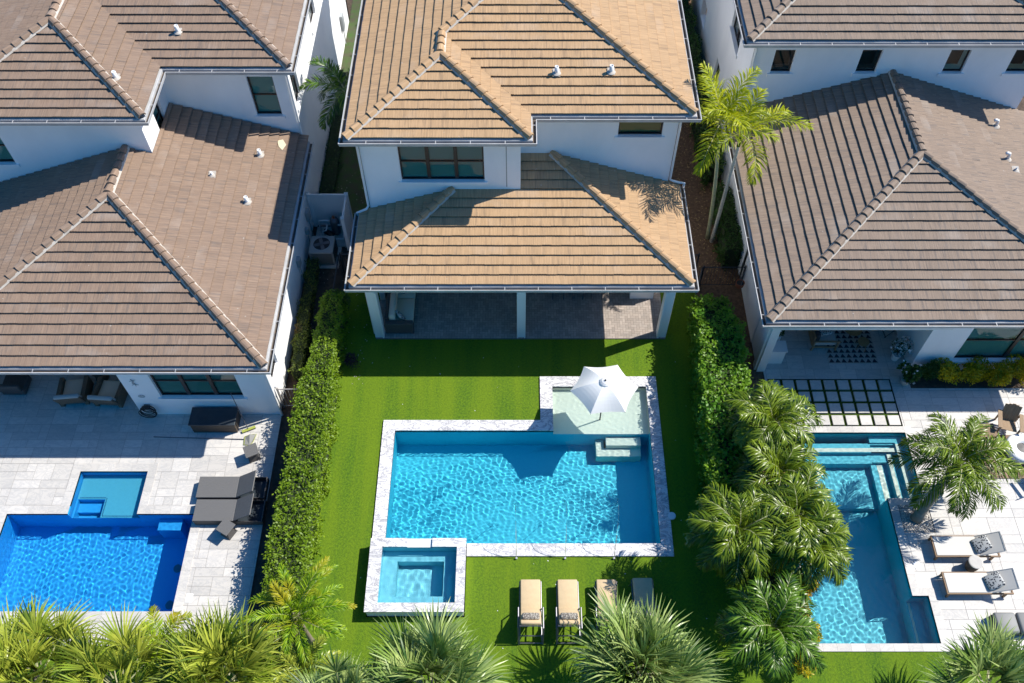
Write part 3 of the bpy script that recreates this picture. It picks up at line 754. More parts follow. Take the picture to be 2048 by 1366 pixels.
# --- main house
mh = wempty('house', (0, 24, 0), 'middle white two storey house with a tan tiled roof and open lanai', 'house')
z = 3.65
hiproof(mh, 'roof_tan', z, [
    ([[(-5.75, 19.47), (5.98, 19.47), (2.56, 22.89), (-2.33, 22.89)], [(0.08, 22.89), (2.56, 22.89), (1.21, 24.24), (0.08, 24.24)]], N, 19.47),
    ([[(-5.75, 19.47), (-2.33, 22.89), (-5.75, 22.89)]], Ee, -5.75),
    ([[(5.98, 19.47), (5.98, 24.24), (1.21, 24.24)]], W, -5.98)],
    [((-5.75, 19.47, z), (-2.33, 22.89, zh(z, 3.42))), ((5.98, 19.47, z), (1.21, 24.24, zh(z, 4.77)))], 100, 'lower_roof')
z = 7.35
hiproof(mh, 'roof_tan', z, [
    ([[(-5.72, 22.69), (0.40, 22.69), (-2.66, 25.75)]], N, 22.69),
    ([[(-5.72, 22.69), (-2.66, 25.75), (-2.66, 33.94), (-5.72, 37.0)], [(-2.66, 26.93), (0.125, 29.715), (0.125, 31.155), (-2.66, 33.94)]], Ee, -5.72),
    ([[(0.40, 22.69), (0.40, 23.87), (-2.66, 26.93), (-2.66, 25.75)]], W, -0.40),
    ([[(0.40, 23.87), (5.97, 23.87), (0.125, 29.715), (-2.66, 26.93)]], N, 23.87),
    ([[(5.97, 23.87), (5.97, 37.0), (0.125, 31.155), (0.125, 29.715)]], W, -5.97),
    ([[(-5.72, 37.0), (0.125, 31.155), (5.97, 37.0)]], S, -37.0)],
    [((-5.72, 22.69, z), (-2.66, 25.75, zh(z, 3.06))), ((0.40, 22.69, z), (-2.66, 25.75, zh(z, 3.06))), ((-2.66, 25.75, zh(z, 3.06)), (-2.66, 26.93, zh(z, 3.06))),
     ((-2.66, 26.93, zh(z, 3.06)), (0.125, 29.715, zh(z, 5.845))), ((5.97, 23.87, z), (0.125, 29.715, zh(z, 5.845))), ((0.125, 29.715, zh(z, 5.845)), (0.125, 31.155, zh(z, 5.845)))], 120, 'upper_roof')
eaves(mh, [(-5.75, 22.86), (-5.75, 19.47), (5.98, 19.47), (5.98, 24.2)], 3.6)
eaves(mh, [(-5.72, 37.0), (-5.72, 22.69), (0.40, 22.69), (0.40, 23.87), (5.97, 23.87), (5.97, 37.0)], 7.3)
b = MB()
MW = (-4.09 + 5.37, -1.18 + 5.37, 5.17, 6.85)
wall(b, (-5.367, 22.89), (0.077, 22.89), 3.0, 7.1, 0.25, [MW])
wall(b, (0.08, 22.889), (0.08, 24.24), 3.0, 7.1, 0.25)
SW = (3.50 - 0.08, 5.05 - 0.08, 6.03, 6.72)
wall(b, (0.08, 24.24), (5.567, 24.24), 3.0, 7.1, 0.25, [SW])
wall(b, (5.57, 24.241), (5.57, 36.5), 0, 7.1, 0.25)
wall(b, (-5.37, 36.5), (-5.37, 22.891), 0, 7.1, 0.25)
wall(b, (5.57, 36.5), (-5.37, 36.5), 0, 7.1, 0.25)
wall(b, (-5.36, 23.7), (5.56, 23.7), 0, 3.3, 0.2, [(1.2, 4.6, 0.05, 2.5), (6.2, 9.6, 0.05, 2.5)])
wall(b, (5.569, 22.75), (5.569, 24.24), 0, 3.3, 0.2); wall(b, (-5.369, 22.89), (-5.369, 21.6), 0, 3.3, 0.2)
b.build('wall', MT['stucco'], mh)
b = MB(); b.box(-0.003 - 0.42, -0.39, 22.884, 22.892, 4.9, 7.0); b.build('wall_joint', MT['grey'], mh)
b = MB()   # lanai beam and ceiling
b.box(-5.37, 5.57, 19.82, 20.12, 2.757, 3.44); b.box(-5.37, -5.07, 20.12, 21.6, 2.757, 3.44); b.box(5.27, 5.57, 20.12, 22.75, 2.757, 3.44)
b.build('beam', MT['trim'], mh)
b = MB(); b.box(-5.07, 5.27, 20.12, 23.7, 3.40, 3.46); b.build('ceiling', MT['trim'], mh)
for x0, x1 in ((-5.40, -5.12), (-0.05, 0.27), (5.30, 5.57)):
    b = MB(); b.box(x0, x1, 19.815, 20.16, 0, 2.757)
    sgn = 1 if x0 < -1 else (-1 if x0 > 1 else 0)
    if sgn == 1: b.box(x1 + 0.001, x1 + 0.07, 19.77, 20.10, 0.0, 2.757); b.box(x0 - 0.08, x0 - 0.001, 20.0, 20.16, 0.0, 2.9)
    elif sgn == -1: b.box(x0 - 0.07, x0 - 0.001, 19.77, 20.10, 0.0, 2.757); b.box(x1 + 0.001, x1 + 0.06, 20.0, 20.16, 0.0, 2.9)
    else: b.box(x0 + 0.01, x0 + 0.05, 19.77, 19.814, 0.0, 2.757); b.box(x1 - 0.05, x1 - 0.01, 19.77, 19.814, 0.0, 2.757)
    b.build('column', MT['trim'], mh)
window(mh, (-5.37, 22.89), (0.08, 22.89), *MW, cols=3)
window(mh, (0.08, 24.24), (5.57, 24.24), *SW, cols=1, rail=False, blind=True, bmat='reflection_blind')
for u0 in (1.2, 6.2): window(mh, (-5.37, 23.7), (5.57, 23.7), u0, u0 + 3.4, 0.05, 2.5, cols=3, rail=False, sill=False, blind=False)
downspout(mh, [(-5.42, 22.84, 7.1), (-5.42, 22.84, 3.98), (-5.5, 22.78, 3.88), (-5.78, 22.78, 3.72), (-5.88, 22.85, 3.62), (-5.88, 22.85, 0.3)])
downspout(mh, [(5.62, 24.19, 7.1), (5.62, 24.19, 3.96), (5.75, 24.22, 3.86), (6.02, 24.25, 3.74), (6.2, 24.27, 3.7), (6.2, 24.27, 0.3)])
for px, py in ((1113, 148), (1222, 146)):
    r_ = ray(px, py); t_ = (7.35 - 0.33 * 23.87 - CAMZ) / (r_[2] - 0.33 * r_[1]); vent(mh, (r_[0] * t_, r_[1] * t_, CAMZ + r_[2] * t_))
# herringbone lanai floor
b = MB(); rnd = random.Random(2); u_ = 0.105
for i in range(-60, 60):
    for j in range(-30, 60):
        # herringbone: horizontal bricks (2x1) and vertical bricks (1x2) on a lattice
        k = (i - j) % 4
        X = i * u_; Y = 19.76 + j * u_
        if k == 0: r_ = (X, X + 2 * u_, Y, Y + u_)
        elif k == 3: r_ = (X, X + u_, Y - u_, Y + u_) if False else (X + 0, X + u_, Y, Y + 2 * u_)
        else: continue
        x0, x1, y0, y1 = max(r_[0], -5.38), min(r_[1], 5.56), max(r_[2], 19.76), min(r_[3], 23.7)
        if x1 - x0 < 0.02 or y1 - y0 < 0.02: continue
        gp = 0.0035; b.add([(x0 + gp, y0 + gp, 0.03), (x1 - gp, y0 + gp, 0.03), (x1 - gp, y1 - gp, 0.03), (x0 + gp, y1 - gp, 0.03)], [(0, 1, 2, 3)], rnd.random())
g = b.build('lanai_floor', MT['brick']); tag(g, kind='structure')
b = MB(); b.box(-5.38, 5.56, 19.74, 23.7, -0.04, 0.024); g = b.build('lanai_base', MT['brickjoint']); tag(g, kind='structure')

# --- left house
lh = wempty('house', (-14, 24, 0), 'left white two storey house with a brown tiled roof', 'house')
z = 3.65
hiproof(lh, 'roof_brown', z, [
    ([[(-19.77, 16.10), (-8.19, 16.10), (-13.98, 21.89)]], N, 16.10),
    ([[(-8.19, 16.10), (-8.19, 24.15), (-13.98, 24.15), (-13.98, 21.89)], [(-13.10, 24.15), (-8.19, 24.15), (-8.19, 26.85), (-13.10, 26.85)]], W, 8.19),
    ([[(-19.77, 16.10), (-13.98, 21.89), (-13.98, 24.15), (-19.77, 24.15)]], Ee, -19.77)],
    [((-8.19, 16.10, z), (-13.98, 21.89, zh(z, 5.79))), ((-19.77, 16.10, z), (-13.98, 21.89, zh(z, 5.79))), ((-13.98, 21.89, zh(z, 5.79)), (-13.98, 24.15, zh(z, 5.79)))], 200, 'lower_roof')
z = 7.35
hiproof(lh, 'roof_brown', z, [
    ([[(-20.0, 23.70), (-12.66, 23.70), (-16.33, 27.37)]], N, 23.70),
    ([[(-12.66, 23.70), (-12.66, 26.33), (-16.33, 30.0), (-16.33, 27.37)]], W, 12.66),
    ([[(-12.66, 26.33), (-8.11, 26.33), (-14.055, 32.275), (-16.33, 30.0)]], N, 26.33),
    ([[(-8.11, 26.33), (-8.11, 40.0), (-14.055, 34.055), (-14.055, 32.275)]], W, 8.11),
    ([[(-20.0, 23.70), (-16.33, 27.37), (-16.33, 36.33), (-20.0, 40.0)], [(-16.33, 30.0), (-14.055, 32.275), (-14.055, 34.055), (-16.33, 36.33)]], Ee, -20.0),
    ([[(-20.0, 40.0), (-14.055, 34.055), (-8.11, 40.0)]], S, -40.0)],
    [((-12.66, 23.70, z), (-16.33, 27.37, zh(z, 3.67))), ((-20.0, 23.70, z), (-16.33, 27.37, zh(z, 3.67))), ((-16.33, 27.37, zh(z, 3.67)), (-16.33, 30.0, zh(z, 3.67))),
     ((-8.11, 26.33, z), (-14.055, 32.275, zh(z, 5.945))), ((-16.33, 30.0, zh(z, 3.67)), (-14.055, 32.275, zh(z, 5.945)))], 230, 'upper_roof')
eaves(lh, [(-19.77, 16.10), (-8.19, 16.10), (-8.19, 26.6)], 3.6)
eaves(lh, [(-20.0, 23.70), (-12.66, 23.70), (-12.66, 26.33), (-8.11, 26.33), (-8.11, 40.0)], 7.3)
b = MB()
LW = (-12.38 + 13.43, -9.50 + 13.43, 1.16, 2.95)
wall(b, (-13.427, 16.45), (-8.493, 16.45), 0, 3.4, 0.25, [LW])
wall(b, (-13.43, 19.5), (-13.43, 16.701), 0, 3.4, 0.25)
wall(b, (-8.49, 16.451), (-8.49, 39.5), 0, 3.4, 0.25, [(0.45, 1.35, 1.35, 2.75)])
wall(b, (-24.0, 19.5), (-13.431, 19.5), 0, 3.4, 0.25, [(3.0, 9.0, 0.05, 2.6)])
wall(b, (-19.5, 24.20), (-13.133, 24.20), 3.5, 7.1, 0.25, [(-19.4 + 19.5 - 0.0, 1.25, 4.75, 6.3)])
wall(b, (-13.13, 24.201), (-13.13, 26.90), 3.5, 7.1, 0.25, [(1.2, 2.0, 4.9, 6.1)])
wall(b, (-13.13, 26.90), (-8.493, 26.90), 3.4, 7.1, 0.25, [(3.18, 4.14, 4.66, 6.48)])
wall(b, (-8.49, 26.901), (-8.49, 39.5), 3.401, 7.1, 0.25, [(0.5, 1.4, 4.6, 6.3), (5.0, 6.2, 4.8, 6.2)])
wall(b, (-19.5, 39.5), (-19.5, 16.5), 0, 3.4, 0.25); wall(b, (-19.503, 39.5), (-19.503, 24.2), 3.401, 7.1, 0.25); wall(b, (-8.49, 39.5), (-19.5, 39.5), 0, 7.1, 0.25)
b.build('wall', MT['stucco'], lh)
window(lh, (-13.43, 16.45), (-8.49, 16.45), *LW, cols=3)
window(lh, (-8.49, 16.451), (-8.49, 39.5), 0.45, 1.35, 1.35, 2.75)
window(lh, (-24.0, 19.5), (-13.431, 19.5), 3.0, 9.0, 0.05, 2.6, cols=4, rail=False, sill=False, blind=False)
window(lh, (-19.5, 24.20), (-13.13, 24.20), 0.1, 1.25, 4.75, 6.3)
window(lh, (-13.13, 24.201), (-13.13, 26.90), 1.2, 2.0, 4.9, 6.1)
window(lh, (-13.13, 26.90), (-8.49, 26.90), 3.18, 4.14, 4.66, 6.48)
window(lh, (-8.49, 26.901), (-8.49, 39.5), 0.5, 1.4, 4.6, 6.3)
window(lh, (-8.49, 26.901), (-8.49, 39.5), 5.0, 6.2, 4.8, 6.2)
b = MB(); b.box(-24, -13.43, 16.45, 16.75, 2.75, 3.40); b.build('beam', MT['trim'], lh)
b = MB(); b.box(-24, -13.43, 16.75, 19.5, 3.36, 3.40); b.build('ceiling', MT['trim'], lh)
downspout(lh, [(-8.42, 16.40, 3.35), (-8.42, 16.40, 0.05)])
downspout(lh, [(-8.42, 26.84, 7.0), (-8.42, 26.84, 3.8)])
def on_w(px, py, X0, z0_=3.65):   # point on a roof plane falling towards +x
    r_ = ray(px, py); t_ = (z0_ + 0.33 * X0 - CAMZ) / (r_[2] + 0.33 * r_[0]); return (r_[0] * t_, r_[1] * t_, CAMZ + r_[2] * t_)
vent(lh, on_w(521, 312, -8.19)); vent(lh, on_w(425, 352, -8.19), 0.035, 0.2); vent(lh, on_w(495, 406, -8.19))
vent(lh, on_w(233, 158, -12.66, 7.35))
r_ = ray(357, 66); t_ = (7.35 - 0.33 * 26.33 - CAMZ) / (r_[2] - 0.33 * r_[1]); vent(lh, (r_[0] * t_, r_[1] * t_, CAMZ + r_[2] * t_))

# --- right house
rh = wempty('house', (14, 24, 0), 'right white two storey house with a grey brown tiled roof', 'house')
z = 3.65
hiproof(rh, 'roof_grey', z, [
    ([[(8.37, 17.95), (20.17, 17.95), (14.27, 23.85)]], N, 17.95),
    ([[(8.37, 17.95), (14.27, 23.85), (14.27, 28.25), (8.37, 28.25)]], Ee, 8.37),
    ([[(20.17, 17.95), (20.17, 28.25), (14.27, 28.25), (14.27, 23.85)]], W, -20.17)],
    [((8.37, 17.95, z), (14.27, 23.85, zh(z, 5.9))), ((20.17, 17.95, z), (14.27, 23.85, zh(z, 5.9))), ((14.27, 23.85, zh(z, 5.9)), (14.27, 28.25, zh(z, 5.9)))], 300, 'lower_roof')
z = 7.35
hiproof(rh, 'roof_grey', z, [
    ([[(8.40, 27.85), (20.15, 27.85), (14.275, 33.725)]], N, 27.85),
    ([[(8.40, 27.85), (14.275, 33.725), (14.275, 35.125), (8.40, 41.0)]], Ee, 8.40),
    ([[(20.15, 27.85), (20.15, 41.0), (14.275, 35.125), (14.275, 33.725)]], W, -20.15),
    ([[(8.4, 41.0), (14.275, 35.125), (20.15, 41.0)]], S, -41.0)],
    [((8.40, 27.85, z), (14.275, 33.725, zh(z, 5.875))), ((20.15, 27.85, z), (14.275, 33.725, zh(z, 5.875)))], 330, 'upper_roof')
eaves(rh, [(8.37, 28.1), (8.37, 17.95), (20.17, 17.95), (20.17, 28.1)], 3.6)
eaves(rh, [(8.40, 41.0), (8.40, 27.85), (20.15, 27.85), (20.15, 41.0)], 7.3)
b = MB()
RW = (15.76 - 14.38, 19.6 - 14.38, 0.66, 2.85)
wall(b, (14.383, 18.35), (19.797, 18.35), 0, 3.4, 0.25, [RW])
wall(b, (14.38, 22.6), (14.38, 18.601), 0, 3.4, 0.25)
wall(b, (8.78, 22.6), (14.38, 22.6), 0, 3.4, 0.25, [(0.8, 4.8, 0.05, 2.5)])
LOWW = [(14.7 - 0, 15.5, 1.0, 2.3), (19.0, 20.3, 1.3, 2.6)]
wall(b, (8.78, 40.6), (8.78, 19.6), 0, 3.4, 0.25, [(7.4, 8.3, 1.2, 2.5), (2.6, 3.8, 1.3, 2.4)])
uw = [(9.60, 10.36), (12.84, 13.60), (16.14, 16.90), (18.56, 19.4)]
wall(b, (8.783, 28.25), (19.797, 28.25), 3.4, 7.1, 0.25, [(a - 8.78, c - 8.78, 5.58, 6.62) for a, c in uw])
wall(b, (8.78, 40.6), (8.78, 28.251), 3.401, 7.1, 0.25, [(8.5, 10.3, 4.86, 6.4), (2.5, 3.6, 5.0, 6.4)])
wall(b, (19.8, 18.351), (19.8, 40.6), 0, 3.4, 0.25); wall(b, (19.8, 28.251), (19.8, 40.6), 3.401, 7.1, 0.25)
b.build('wall', MT['stucco'], rh)
window(rh, (14.38, 18.35), (19.8, 18.35), *RW, cols=2, rail=True)
window(rh, (8.78, 22.6), (14.38, 22.6), 0.8, 4.8, 0.05, 2.5, cols=3, rail=False, sill=False, blind=False)
for a, c in uw: window(rh, (8.78, 28.25), (19.8, 28.25), a - 8.78, c - 8.78, 5.58, 6.62, rail=False, blind=False)
window(rh, (8.78, 40.6), (8.78, 28.251), 8.5, 10.3, 4.86, 6.4, cols=2, rail=False, blind=False)
window(rh, (8.78, 40.6), (8.78, 28.251), 2.5, 3.6, 5.0, 6.4, blind=False)
window(rh, (8.78, 40.6), (8.78, 19.6), 7.4, 8.3, 1.2, 2.5, blind=False)
b = MB(); b.box(8.78, 15.0, 18.28, 18.58, 2.62, 3.38); b.build('beam', MT['trim'], rh)
b = MB(); b.box(8.78, 14.38, 18.58, 22.6, 3.34, 3.39); b.build('ceiling', MT['trim'], rh)
b = MB(); b.box(8.78, 9.08, 18.28, 18.62, 0, 2.62); b.box(8.70, 8.779, 18.36, 18.62, 0, 2.9); b.build('column', MT['trim'], rh)
b = MB(); b.box(8.80, 8.98, 18.62, 19.6, 0, 2.62); b.build('wall_return', MT['stucco'], rh)
downspout(rh, [(8.84, 28.16, 7.05), (8.84, 28.16, 4.0)])
def on_e(px, py, X0):
    r_ = ray(px, py); t_ = (3.65 + 0.33 * X0 - CAMZ) / (r_[2] + 0.33 * r_[0]); return (r_[0] * t_, r_[1] * t_, CAMZ + r_[2] * t_)
vent(rh, on_e(1990, 254, 20.17), hook=True); vent(rh, on_e(2013, 320, 20.17), hook=True); vent(rh, on_e(2030, 342, 20.17), 0.03, 0.18)

#@@PART2@@
# ------------------------------------------------------------------ foliage builders
def leaves(name, C, size, m, parent, seed, up=0.5, asp=0.55, clump=None):
    """C (n,3) leaf centres -> folded leaf-shaped quads"""
    rg = np.random.default_rng(seed); n = len(C)
    d = rg.normal(size=(n, 3)); d[:, 2] = np.abs(d[:, 2]) * 0.4 + 0.1; d /= np.linalg.norm(d, axis=1)[:, None]
    nr = rg.normal(size=(n, 3)); nr[:, 2] += up * 3; nr /= np.linalg.norm(nr, axis=1)[:, None]
    s = np.cross(d, nr); s /= np.linalg.norm(s, axis=1)[:, None]
    L = (size * rg.uniform(0.65, 1.35, n))[:, None]
    a = C - d * L * 0.5; t = C + d * L * 0.5; l = C + s * L * asp * 0.5 - nr * L * 0.08; r = C - s * L * asp * 0.5 - nr * L * 0.08
    V = np.stack([a, l, t, r], 1).reshape(-1, 3); F = np.arange(4 * n).reshape(n, 4)
    tint = rg.uniform(0, 1, n)
    if clump is not None: tint = np.clip(0.35 * tint + 0.65 * clump, 0, 1)
    return np_mesh(name, V, F, m, parent, tint)
def fnoise(X, Y, Z, seed, f=1.5):
    v = 0
    for k in range(4):
        a = 1.7 ** k * f; v = v + np.sin(X * a * 1.3 + seed + k) * np.sin(Y * a + seed * 1.7 + k * 2) * np.cos(Z * a * 1.1 + seed * 0.6 + k) / 1.4 ** k
    return v
def hedge(name, path, m, label, cat, dens=650, size=0.085, seed=1, rough=0.10, group=None, core=True, z0=0.0, rnd_top=0.25):
    """path: (x, y, halfwidth, height) along the hedge"""
    t = wempty(name, (path[0][0], path[0][1], 0), label, cat, group)
    rg = np.random.default_rng(seed); Cs = []; Cl = []
    b = MB()
    for i in range(len(path) - 1):
        x0, y0, w0, h0 = path[i]; x1, y1, w1, h1 = path[i + 1]
        L = math.hypot(x1 - x0, y1 - y0); dx, dy = (x1 - x0) / L, (y1 - y0) / L; nx, ny = -dy, dx
        wm = (w0 + w1) / 2; hm = (h0 + h1) / 2; per = 2 * hm + 2 * wm; n = int(L * per * dens)
        s = rg.uniform(-0.03, 1.03, n); u = rg.uniform(0, per, n)
        side = np.where(u < hm, -1.0, np.where(u < hm + 2 * wm, (u - hm) / wm - 1, 1.0))
        zz = np.where(u < hm, u / hm, np.where(u < hm + 2 * wm, 1.0, (per - u) / hm))
        w = w0 + (w1 - w0) * s; h = h0 + (h1 - h0) * s
        px = x0 + dx * L * s + nx * side * w; py = y0 + dy * L * s + ny * side * w; pz = zz * h
        edge = np.clip(np.abs(side) - 0.7, 0, 1) / 0.3; pz = pz - edge * (zz >= 1) * rnd_top * h * 0.3
        q = fnoise(px, py, pz, seed, 3.2); fine = fnoise(px, py, pz, seed + 9, 9.0)
        out = rough * q * 0.9 + rough * 0.5 * fine - np.abs(rg.normal(0, rough * 0.8, n))
        onTop = (zz >= 1)
        px = px + nx * np.where(onTop, 0, side) * out + rg.normal(0, 0.02, n); py = py + ny * np.where(onTop, 0, side) * out + rg.normal(0, 0.02, n)
        pz = pz + np.where(onTop, out, 0) + z0
        keep = (fine > -1.25)
        Cs.append(np.stack([px, py, np.maximum(pz, 0.03)], 1)[keep]); Cl.append((0.5 + 0.33 * q + 0.2 * fine)[keep])
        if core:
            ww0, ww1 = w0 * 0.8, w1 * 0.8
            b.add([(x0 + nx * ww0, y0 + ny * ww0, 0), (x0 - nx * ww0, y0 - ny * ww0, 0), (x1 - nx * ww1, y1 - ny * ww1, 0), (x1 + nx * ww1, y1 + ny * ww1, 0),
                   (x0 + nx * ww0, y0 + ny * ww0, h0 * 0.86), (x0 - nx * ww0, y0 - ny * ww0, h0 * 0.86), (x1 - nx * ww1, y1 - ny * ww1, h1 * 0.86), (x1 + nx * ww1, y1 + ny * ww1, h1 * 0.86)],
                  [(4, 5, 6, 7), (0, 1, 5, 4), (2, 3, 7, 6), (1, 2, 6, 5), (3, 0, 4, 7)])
    C = np.concatenate(Cs); leaves('foliage', C, size, m, t, seed, 0.5, 0.6, np.concatenate(Cl))
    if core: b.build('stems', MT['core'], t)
    return t
def bush(name, x, y, r, h, m, label, cat, seed, size=0.09, n=900, group=None, z0=0.0, petals=0, asp=0.55):
    t = wempty(name, (x, y, z0), label, cat, group); rg = np.random.default_rng(seed)
    k = 7; cc = np.stack([rg.uniform(-0.5, 0.5, k) * r, rg.uniform(-0.5, 0.5, k) * r, rg.uniform(0.4, 0.85, k) * h], 1); cc[0] = (0, 0, h * 0.62)
    which = rg.integers(0, k, n); d = rg.normal(size=(n, 3)); d[:, 2] = d[:, 2] * 0.8 + 0.25; d /= np.linalg.norm(d, axis=1)[:, None]
    rad = rg.uniform(0.65, 1.1, n) * 0.55; C = cc[which] + d * (rad[:, None] * np.array([r, r, h * 0.6])); C[:, 2] = np.maximum(C[:, 2], 0.04)
    C += np.array([x, y, z0]); leaves('foliage', C, size, m, t, seed, 0.5, asp, rg.uniform(0, 1, k)[which])
    b = MB()
    for i in range(k): b.tube([(x, y, z0), (x + cc[i, 0] * 0.4, y + cc[i, 1] * 0.4, z0 + cc[i, 2] * 0.5), (x + cc[i, 0], y + cc[i, 1], z0 + cc[i, 2])], [0.018, 0.013, 0.007], 5)
    b.build('stems', MT['wood'], t)
    if petals:
        sel = rg.choice(n, petals, replace=False); P_ = C[sel] + (C[sel] - np.array([x, y, z0 + h * 0.4])) * 0.12 + np.array([0, 0, 0.03])
        P5 = np.repeat(P_, 4, axis=0) + rg.normal(0, 0.018, (petals * 4, 3)); leaves('flowers', P5, 0.065, MT['petal'], t, seed + 1, 1.0, 0.9)
    return t

class Fol:
    def __init__(s): s.V = []; s.F = []; s.T = []; s.n = 0
    def strip(s, pts, wid, side, tint):
        """strip of quads through pts with half widths wid along vectors side"""
        m = len(pts)
        for p, w, sd in zip(pts, wid, side): s.V.append(p - sd * w); s.V.append(p + sd * w)
        for i in range(m - 1): a = s.n + 2 * i; s.F.append((a, a + 1, a + 3, a + 2)); s.T.append(tint)
        s.n += 2 * m
    def build(s, name, m, parent): return np_mesh(name, np.array(s.V), np.array(s.F), m, parent, np.array(s.T))
def unit(v): return v / (np.linalg.norm(v) + 1e-9)
def frond(fo, st, base, az, el, length, droop, nl, ll, lw, rg, tint=0.5, v_ang=0.35, sweep=0.5, droopl=0.35, bend=0.0):
    ns = 14; pts = [np.array(base, float)]; dirs = []; a = az
    for i in range(ns):
        s = i / ns; e = el - droop * s ** 1.2; a = az + bend * s
        d = np.array([math.cos(e) * math.cos(a), math.cos(e) * math.sin(a), math.sin(e)]); dirs.append(d); pts.append(pts[-1] + d * length / ns)
    dirs.append(dirs[-1])
    sds = [unit(np.cross(d, (0, 0, 1.0))) for d in dirs]
    st.strip(pts, [0.022 * (1 - 0.8 * i / ns) for i in range(ns + 1)], sds, 0.75)
    for k in range(nl):
        s = 0.1 + 0.9 * (k + 0.5) / nl; f = s * ns; i = min(int(f), ns - 1); fr = f - i
        p = pts[i] * (1 - fr) + pts[i + 1] * fr; d = dirs[i]; sd = sds[i]; upv = unit(np.cross(sd, d))
        prof = math.sin(math.pi * (0.12 + 0.83 * s)) ** 0.7 * (0.55 if s > 0.95 else 1)
        for sg in (-1, 1):
            sw = sweep + 0.5 * s + rg.normal(0, 0.10); va = v_ang + rg.normal(0, 0.28)
            q = unit(sd * sg * math.cos(sw) * math.cos(va) + d * math.sin(sw) + upv * math.sin(va) * math.cos(sw))
            L = ll * prof * rg.uniform(0.85, 1.1); q2 = unit(q + np.array([0, 0, -droopl * rg.uniform(0.5, 1.6)])); q3 = unit(q2 + np.array([0, 0, -droopl * rg.uniform(0.5, 1.8)]))
            p1 = p + q * L * 0.4; p2 = p1 + q2 * L * 0.35; p3 = p2 + q3 * L * 0.28
            wd = unit(np.cross(q, upv) + rg.normal(0, 0.25, 3)); t = float(np.clip(tint + rg.normal(0, 0.30), 0, 1))
            fo.strip([p, p1, p2, p3], [lw * 0.4, lw, lw * 0.75, lw * 0.08], [wd, wd, wd, wd], t)
def feather_palm(name, base, top, nf, fl, m, trunkm, label, cat='palm tree', seed=1, tr=(0.09, 0.06), el=(1.35, -0.1), droop=(1.0, 1.5), nl=36, ll=0.42, lw=0.018, group=None, curve=0.15, shaft=0.0, v_ang=0.3, az0=0.0, droopl=0.35):
    t = wempty(name, tuple(base), label, cat, group); rg = np.random.default_rng(seed)
    base = Vector(base); top = Vector(top); b = MB(); pts = []; rs = []
    for k in range(11):
        s = k / 10; p = base.lerp(top, s); hz = Vector((top.x - base.x, top.y - base.y, 0)); p = p - hz * curve * math.sin(math.pi * s) * 1.0
        pts.append(p); rs.append(tr[0] * (1.25 if k == 0 else 1) + (tr[1] - tr[0]) * s)
    b.tube(pts, rs, 12); b.build('trunk', trunkm, t, True)
    if shaft:
        d = (pts[-1] - pts[-2]).normalized(); b = MB(); b.tube([pts[-1] - d * 0.1, pts[-1] + d * shaft * 0.4, pts[-1] + d * shaft], [tr[1] * 1.15, tr[1] * 1.3, tr[1] * 0.5], 12); b.build('crownshaft', MT['lf_deep'], t, True); top = pts[-1] + d * shaft * 0.9
    fo, st = Fol(), Fol()
    for k in range(nf):
        s = (k + 0.5) / nf; e = el[0] + (el[1] - el[0]) * s + rg.normal(0, 0.08); az = az0 + k * 2.39996 + rg.normal(0, 0.12)
        frond(fo, st, (top.x, top.y, top.z), az, e, fl * rg.uniform(0.85, 1.1) * (0.8 if s < 0.15 else 1), droop[0] + (droop[1] - droop[0]) * rg.random(), nl, ll, lw, rg, tint=float(np.clip(0.7 - 0.45 * s + rg.normal(0, 0.1), 0, 1)), v_ang=v_ang, bend=rg.normal(0, 0.3), droopl=droopl)
    fo.build('crown', m, t); st.build('frond_stems', MT['trunk_g'], t); return t
